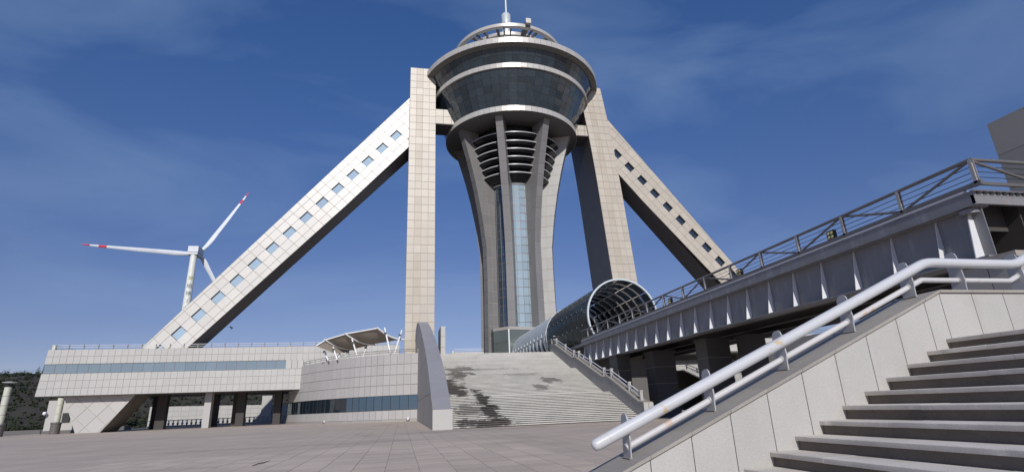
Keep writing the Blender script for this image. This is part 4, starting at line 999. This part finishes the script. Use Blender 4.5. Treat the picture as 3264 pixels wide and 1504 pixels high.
# ================================================================== RIGHT SIDE STAIRS
rs = thing('side_staircase', (50, 78, 0), 'distant sunlit flight of pale steps seen below the footbridge', 'stairs')
z = 0; y = 57.5; RS = []
for i in range(62):
    z += rise; dpt = .475+(1.8 if i in (17, 39) else 0); RS.append((y, z, dpt)); y += dpt
for (y, z, dpt) in RS:
    b = MB(); b.box(43, y+.07, z-rise-.02, 57.4, y+dpt+.1, z-.07); b.build('riser', 'bigriser', rs)
    b = MB(); b.box(43, y, z-.085, 57.4, y+dpt+.1, z); b.build('step', 'bigstep', rs)
rw = thing('side_stair_wall', (58, 80, 0), 'shaded grey panel wall rising beside the distant steps', 'wall')
b = MB(); b.box(57.5, 57, 0, 58.3, 110, 9.7); b.build('wall_core', 'joint', rw)
for i in range(17):
    for j in range(6): b = MB(); b.box(57.45, 57+i*1.95+.03, j*1.62+.03, 57.5, 57+(i+1)*1.95-.03, (j+1)*1.62-.03); b.build('panel', 'granite', rw)
for (x0, lab) in ((44.2, 'lower steel stair rail on the distant steps'), (50.5, 'upper steel stair rail on the distant steps')):
    t_ = thing('stair_rail', (x0, 70, 3), lab, 'railing', 'rails on the distant steps')
    ys2 = [58+i*3 for i in range(8)]
    fz = lambda y: max(0, min(9.35, (y-57.5)*.283))
    for h in (.4, .8): b = MB(); b.tube((x0, ys2[0], fz(ys2[0])+h), (x0, ys2[-1], fz(ys2[-1])+h), .06, 6); b.build('rail', 'dark', t_)
    for y in ys2: b = MB(); b.box(x0-.08, y-.08, fz(y), x0+.08, y+.08, fz(y)+.9); b.build('post', 'rail', t_)
# distant pale building at right
db = thing('distant_building', (98, 116, 0), 'distant pale building with a few dark windows glimpsed under the handrail', 'building')
b = MB(); b.box(72, 112, 0, 120, 130, 14.8); b.build('wall', 'facade', db)
for i, x in enumerate((90.5, 92.2, 95.2, 96.6, 98.0, 101.5, 103.5)):
    b = MB(); b.box(x, 111.9, 12.3, x+.9, 112.02, 14.2); f_ = b.build('window', 'dark', db)
    b = MB(); b.box(x+.08, 111.86, 12.4, x+.82, 111.9, 14.1); b.build('pane', 'glass_dusk', f_)
b = MB(); b.box(72, 111.6, 14.8, 120, 112.6, 15.3); b.build('cornice', 'facade', db)
for h in (.6, 1.1): b = MB(); b.tube((72, 111.9, 15.3+h), (120, 111.9, 15.3+h), .06, 5); b.build('roof_rail', 'rail', db)

# ================================================================== LEFT BACKGROUND
bw = thing('boundary_wall', (-47, 160, 0), 'long white tiled boundary wall seen through the columns under the terrace building', 'wall')
b = MB(); b.prism([(-64, 0), (-15, 0), (-15, 4.2), (-64, 5.2)], 'y', 160.06, 161); b.build('wall_core', 'joint', bw)
for i in range(26):
    for j in range(4):
        x0 = -64+i*1.88; z0 = j*1.28; zt_ = 5.2-(x0+64)*.0204; z1 = min(z0+1.26, zt_)
        if z1-z0 < .2: continue
        b = MB(); b.box(x0+.02, 160, z0+.02, x0+1.86, 160.06, z1); b.build('panel', 'facade', bw)
b = MB(); b.box(-36.8, 159.4, 0, -34.3, 160, 7.0); b.build('gate_pier', 'facade', bw)
bl = thing('balustrade', (-47, 155, 0), 'low pale balustrade with stubby grey balusters in front of the boundary wall', 'railing')
b = MB(); b.box(-62, 155, 0, -26, 155.5, .45); b.box(-62, 155, 1.55, -26, 155.5, 1.72); b.build('plinth', 'curvep', bl)
for i in range(34):
    x = -61.5+i*1.05
    me = shared(('baluster', 1), 'curvep', lambda b: b.lathe([(.14, 0), (.26, .25), (.3, .45), (.12, .75), (.12, .95), (.2, 1.1)], (0, 0), 8)); link('baluster', me, bl, (x, 155.25, .45))
# lamp columns
def lampcol(x, y, h, lab, top=True):
    t_ = thing('lamp_column', (x, y, 0), lab, 'street lamp', 'thick stone lamp columns')
    b = MB(); b.lathe([(.82, 0), (.82, 1.8), (.9, 1.85), (.9, 2.1), (.7, 2.15)], (x, y), 20); b.build('plinth', 'under', t_, smooth=30)
    n_ = int((h-2.1)/1.5); hh_ = (h-2.1)/n_
    for j in range(n_): b = MB(); b.lathe([(.45, 2.12+j*hh_), (.54, 2.14+j*hh_), (.54, 2.1+(j+1)*hh_-.05), (.45, 2.1+(j+1)*hh_-.02)], (x, y), 20); b.build('drum', 'lampstone', t_, smooth=30)
    if top:
        b = MB(); b.tube((x, y, h), (x, y, h+.75), .16, 8); b.lathe([(.58, h-.02), (.6, h+.12), (.3, h+.16)], (x, y), 16); b.build('neck', 'dark', t_, smooth=30)
        b = MB(); b.lathe([(.1, h+.62), (1.05, h+.78), (1.1, h+.86), (.1, h+.98)], (x, y), 24); b.build('lamp_disc', 'whitep', t_, smooth=30)
    else:
        b = MB(); b.lathe([(.5, h), (.42, h+.12), (.05, h+.16)], (x, y), 16); b.build('cap', 'lampstone', t_, smooth=30)
lampcol(-72.0, 119, 8.75, 'thick pale lamp column with a disc top at the left edge')
lampcol(-65.3, 123.5, 6.9, 'pale lamp column on a dark plinth beside the white foot of the slanting brace', False)
ki = thing('white_booth', (-65, 130, 0), 'small white booth behind the lamp column left of the brace foot', 'building')
b = MB(); b.box(-70.3, 129, .6, -63.2, 133, 6.4); b.build('wall', 'facade', ki)
b = MB(); b.box(-70.6, 128.8, 0, -63, 133.2, .6); b.build('base', 'under', ki)
b = MB(); b.box(-67.2, 128.6, 2.2, -65.9, 129, 3.9); b.build('hatch', 'dark', ki)
gl_ = thing('globe_lamp', (-78, 140, 0), 'small white globe lamp in front of the dark hill', 'street lamp')
p = HP(142, 1317, 140); b = MB(); b.tube((p.x, 140, 0), (p.x, 140, p.z-.2), .06, 6); b.build('pole', 'dark', gl_)
b = MB(); b.lathe([(.01, p.z-.4), (.26, p.z-.3), (.4, p.z), (.26, p.z+.3), (.01, p.z+.4)], (p.x, 140), 14); b.build('globe', 'ball', gl_, smooth=80)
kb = MB(); kb.box(-140, 146.2, -.1, -62, 146.9, .8); o = kb.build('planter_wall', 'under', origin=(-90, 146.5, 0)); tagit(o, 'dark low planter kerb along the left edge of the plaza', 'kerb')
g = MB()
for k in range(900):
    x = random.uniform(-140, -62); y = random.uniform(147, 150); z = .7
    for q in range(5):
        c = Vector((x+random.gauss(0, .4), y+random.gauss(0, .4), z+random.uniform(0, .9))); sz = random.uniform(.12, .3)
        a = Vector((random.gauss(0, 1), random.gauss(0, 1), random.gauss(0, 1))).normalized()*sz; b = a.orthogonal().normalized()*sz
        g.poly([c-a, c+b, c+a, c-b])
tagit(g.build('low_hedge', 'scrub'), kind='stuff')

# ================================================================== WIND TURBINE
wt = thing('wind_turbine', (-110.6, 300, 0), 'white wind turbine with red striped blade tips behind the slanting brace', 'wind turbine')
b = MB(); b.tube((-110.6, 300, 0), (-110.7, 300, 85.6), 2.35, 40, 1.6); b.build('tower', 'turb', wt, smooth=60)
b = MB(); nb = [(-113.2, 297.6, 85.4), (-107.8, 303.4, 89.6)]
b.box(-113.3, 298, 86.6, -108.3, 306, 89.8); b.box(-113.1, 298.2, 85.3, -108.5, 306, 86.4); b.build('nacelle', 'blade', wt)
hub = Vector((-110.4, 306.2, 87.6))
b = MB(); b.tube(hub-Vector((0, .6, 0)), hub+Vector((0, 2.0, 0)), 1.9, 16, 1.2); b.build('hub', 'blade', wt, smooth=40)
tips = [HP(259, 778, 288), HP(793, 613, 322), HP(712, 955, 309)]
for bi, tip in enumerate(tips):
    d = tip-hub; L_ = d.length; d = d/L_; nv = Vector((.15, 1, .1)); nv = (nv-d*nv.dot(d)).normalized(); cv = d.cross(nv)
    if bi == 0 and cv.z > 0: cv = -cv
    if bi == 1 and cv.x < 0: cv = -cv
    pr = [(0.01, .95, .95, 0), (.06, .95, .9, .05), (.12, 1.15, .55, .35), (.2, 1.35, .4, .45), (.35, 1.15, .28, .35), (.55, 1.0, .2, .35), (.75, .7, .13, .25), (.9, .5, .09, .15), (1, .12, .03, .0)]
    def ring(f):
        for (f0, c0, t0, s0), (f1, c1, t1, s1) in zip(pr, pr[1:]):
            if f <= f1+1e-6: u = (f-f0)/(f1-f0); return (c0+(c1-c0)*u, t0+(t1-t0)*u, s0+(s1-s0)*u)
        return pr[-1][1:]
    def seg(f0, f1, name, mat, par, n=6, ex=0.):
        b = MB()
        for i in range(n+1):
            f = f0+(f1-f0)*i/n; c_, t_, s_ = ring(f); c_ += ex; t_ += ex; p = hub+d*(L_*f)+cv*s_
            for q in range(12): a = 2*math.pi*q/12; b.v.append(p+cv*(c_*math.cos(a))+nv*(t_*math.sin(a)))
        for i in range(n):
            for q in range(12): w_ = (q+1) % 12; k = i*12; b.f.append([k+q, k+w_, k+12+w_, k+12+q])
        b.f.append(list(range(12))[::-1]); b.f.append([n*12+q for q in range(12)])
        return b.build(name, mat, par, smooth=50)
    bl_ = seg(.01, 1., 'blade', 'blade', wt, 24)
    if bi < 2:
        for (f0, f1) in ((.80, .865), (.935, .999)): seg(f0, f1, 'tip_stripe', 'red', bl_, 3, .05)
# lettering down the tower
def text_on_tower(ch, z, size, mat, name):
    cu_ = bpy.data.curves.new(name, 'FONT'); cu_.body = ch; cu_.size = size; cu_.align_x = 'CENTER'; cu_.align_y = 'CENTER'; cu_.extrude = .02
    o = bpy.data.objects.new('tmp', cu_); S.collection.objects.link(o); bpy.context.view_layer.update()
    me = bpy.data.meshes.new_from_object(o.evaluated_get(bpy.context.evaluated_depsgraph_get())); bpy.data.objects.remove(o)
    me.materials.clear(); me.materials.append(M[mat])
    rr_ = 2.35-(.75*z/85.6)+.03; a00 = math.atan2(-110.6, -300); rot0 = math.atan2(110.6, 300)
    for v in me.vertices:
        a = v.co.x/rr_+rot0*.9; zz_ = v.co.y; dp = v.co.z
        v.co = Vector(((rr_+dp)*math.sin(a), -(rr_+dp)*math.cos(a), zz_))
    link(name, me, wt, (-110.65, 300, z))
for ch, z in (('榆', 68.0), ('神', 63.9), ('工', 60.0), ('业', 56.2)): text_on_tower(ch, z, 2.7, 'text', 'lettering')
b = MB()
for i in range(2):
    for j in range(2):
        x = -.95+i*1.0; z = 71.6+j*.95; pts = [(x, z), (x+.75, z+.0), (x+1.05, z+.75), (x+.3, z+.75)]
        rr_ = 1.78; q = []
        for (u, v) in pts: a = u/rr_+math.atan2(110.6, 300)*.9; q.append((-110.65+rr_*math.sin(a), 300-rr_*math.cos(a), v))
        b.poly(q)
b.build('emblem', 'logo', wt)

# ================================================================== FOREGROUND STAIRS
fs = thing('near_staircase', (6, 2, 0), 'near flight of weathered granite steps with shaded risers at the lower right', 'stairs')
YC = 5.66; YN = -4.2
def tread(x, z, dep, nm):
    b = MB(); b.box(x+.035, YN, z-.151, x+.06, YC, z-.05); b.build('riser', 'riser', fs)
    y = YC-.002; first = True
    while y > YN:
        ln = random.uniform(1.0, 1.5) if not first else random.uniform(.6, 1.4); first = False; y1 = max(y-ln, YN); dz_ = random.uniform(-.0025, .0015); dx_ = random.uniform(-.002, .003)
        me = MB(); x0, x1, ya, yb, z0, z1 = x+dx_, x+dep+.05, y1+.0035, y, z-.05+dz_, z+dz_; bv = .006
        ns = max(2, int((yb-ya)/.05)); rows_ = []; chip = 0
        for q in range(ns+1):
            if random.random() < .05: chip = random.uniform(.004, .012)
            chip *= .6; jx = random.gauss(0, .0007)+chip; jz = random.gauss(0, .0005)-chip*.7; yy_ = ya+(yb-ya)*q/ns
            rows_.append([(x1, yy_, z0), (x0+.002, yy_, z0), (x0+jx*.5, yy_, z0+.004), (x0+jx, yy_, z1-bv+jz), (x0+bv+jx, yy_, z1+jz*.4), (x0+.03, yy_, z1), (x1, yy_, z1)])
        k0 = len(me.v)
        for rw_ in rows_: me.v += [Vector(v) for v in rw_]
        for q in range(ns):
            for c_ in range(6): me.f.append([k0+q*7+c_, k0+q*7+c_+1, k0+(q+1)*7+c_+1, k0+(q+1)*7+c_])
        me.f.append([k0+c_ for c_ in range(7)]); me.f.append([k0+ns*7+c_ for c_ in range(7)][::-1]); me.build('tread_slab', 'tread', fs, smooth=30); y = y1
NSX = []
for k in range(-5, 9):
    x = 3.68+.3535*k; z = .86+.15*k; tread(x, z, .3535, k); NSX.append((x, z))
tread(3.68+.3535*9, .86+1.35, 2.3, 9)
for k in range(1, 8): tread(9.15+.3535*(k-1), 2.21+.15*k, .3535, k)
b = MB(); b.prism([(2.4, 0), (7.2, 2.04), (9.5, 2.04), (12, 2.9), (12, 0)], 'y', YN, YC-.01); b.build('stair_body', 'riser', fs)
# cheek wall with speckled panels
cw_ = thing('near_cheek_wall', (5.5, 6, 0), 'speckled pale granite cheek wall rising beside the near steps', 'wall')
def ct(x):
    if x < 6.96: return .93+.4125*(x-2.32)
    if x < 9.0: return .93+.4125*(6.96-2.32)
    return .93+.4125*(6.96-2.32)+.42*(x-9.0)
xs_ = [6.68-.51*i for i in range(0, 13)][::-1]+[6.96, 7.49, 8.02, 8.55, 9.0, 9.5, 10, 10.5, 11, 11.5, 12]
xs_ = [x for x in xs_ if ct(x) > .12]
b = MB(); b.prism([(xs_[0], 0)]+[(x, ct(x)-.04) for x in xs_]+[(12, 0)], 'y', YC+.03, 6.24); b.build('wall_core', 'dark', cw_)
for a, c in zip(xs_, xs_[1:]):
    lo = max(0, ct(a)-1.35); gp = .005
    b = MB(); b.prism([(a+gp, lo), (c-gp, lo), (c-gp, ct(c-gp)-.034), (a+gp, ct(a+gp)-.034)], 'y', YC, YC+.03)
    b.build('wall_panel', 'speck', cw_)
    b = MB(); b.prism([(a+gp, 0), (c-gp, 0), (c-gp, ct(c-gp)-.04), (a+gp, ct(a+gp)-.04)], 'y', 6.24, 6.27); b.build('rear_panel', 'speck', cw_)
    b = MB(); b.prism([(a+.002, ct(a)-.03), (c-.002, ct(c)-.03), (c-.002, ct(c)+.006), (a+.002, ct(a)+.006)], 'y', YC-.03, 6.31); b.build('coping_slab', 'coping', cw_)
# handrail
hn = thing('near_handrail', (5.5, 5.95, 1.5), 'thick chipped white pipe handrail with a thinner lower pipe on flat grey plates', 'handrail')
yr = 5.865; ym = 5.975; r1 = .066; r2 = .037; KT = 5.865/5.95
def up1(x): return 1.18+(x-2.16)*.4195 if x < 7.24 else (3.31-(x-7.24)*.0 if x < 8.85 else 3.31+(x-8.85)*.42)
pts = [(2.07, yr, 1.142), (2.075, yr, 1.145), (2.09, yr, 1.151), (2.12, yr, 1.163), (2.16, yr, 1.18)]; rs_ = [.012, .035, .055, .063, r1]
for x in [2.3+.35*i for i in range(14)]: pts.append((x, yr, up1(x))); rs_.append(r1)
for x, z in ((7.12, 3.262), (7.2, 3.29), (7.29, 3.305), (7.4, 3.31), (8.0, 3.305), (8.72, 3.305), (8.82, 3.31), (8.9, 3.33), (9.0, 3.37), (10.5, 4.0), (12, 4.63)): pts.append((x, yr, z)); rs_.append(r1)
pts = [(x*KT, y, 1.6+(z-1.6)*KT) for (x, y, z) in pts]
b = MB(); b.path(pts, rs_, 24); b.build('top_pipe', 'pipe', hn, smooth=60)
XPST = [2.49, 3.59, 4.66, 5.75, 6.86, 7.75, 8.85, 9.95, 11.0]
def lo1(x): return 1.13+(x-2.52)*.4205 if x < 7.11 else (3.06 if x < 8.68 else 3.06+(x-8.68)*.42)
for a, c in zip(XPST, XPST[1:]):
    xs2 = [a]+[q for q in (7.05, 7.11, 7.18, 8.62, 8.68, 8.74) if a < q < c]+[c]
    b = MB(); b.path([(x, ym, lo1(x)) for x in xs2], r2, 16); b.build('lower_pipe', 'pipe_rust', hn, smooth=60, label='rust streaked lower pipe length' if a < 6 else None)
for x in XPST:
    z0 = ct(x)-.0; zt_ = up1(x)+.155
    pl = [(ym-.085, z0), (ym+.105, z0), (ym+.115, z0+.10), (ym+.10, z0+.22), (ym+.10, zt_-.06), (ym+.075, zt_-.02), (ym+.03, zt_), (ym-.02, zt_), (ym-.055, zt_-.02), (ym-.075, zt_-.07), (ym-.08, zt_-.13), (ym-.10, z0+.20), (ym-.09, z0+.12)]
    b = MB(); b.prism(pl, 'x', x-.008, x+.008); pt = b.build('post_plate', 'plate', hn)
    b = MB(); b.prism([(ym-.10, z0+.003), (ym+.12, z0+.003), (ym+.12, z0+.012), (ym-.10, z0+.012)], 'x', x-.03, x+.03); b.build('weld_foot', 'coping', pt)
    b = MB(); b.tube((x-.02, ym, lo1(x)-.008), (x+.02, ym, lo1(x)+.008), r2+.008, 12); b.build('weld_collar', 'plate', pt, smooth=40)

# ================================================================== SMALL THINGS
sk_ = MB(); p0 = Vector((-4.88, 22.3, .02)); sk_.path([(-4.95, 21.0, .02), (-4.86, 21.5, .05), (-4.82, 22.0, .03), (-4.72, 22.6, .05)], [.012, .02, .018, .008], 6)
o = sk_.build('stick', 'bark', origin=(-4.85, 21.8, .0), smooth=60); tagit(o, 'small dark stick lying alone on the plaza paving', 'stick')
bd = HP(737, 1044, 85)
tbird = thing('bird', tuple(bd), 'tiny dark bird flying below the slanting brace', 'bird')
b = MB(); b.path([tuple(bd+Vector((-.1, 0, .24))), tuple(bd+Vector((-.06, 0, .16))), tuple(bd+Vector((0, 0, 0))), tuple(bd+Vector((.07, 0, -.16))), tuple(bd+Vector((.11, 0, -.27)))], [.02, .05, .065, .04, .015], 8); b.build('body', 'dark', tbird, smooth=80)
for s_ in (-1, 1):
    b = MB(); c = bd; b.poly([c+Vector((0, 0, .1)), c+Vector((s_*.05, s_*.3, .16)), c+Vector((s_*.1, s_*.6, .02)), c+Vector((s_*.03, s_*.2, -.08))]); b.build('wing', 'dark', tbird)
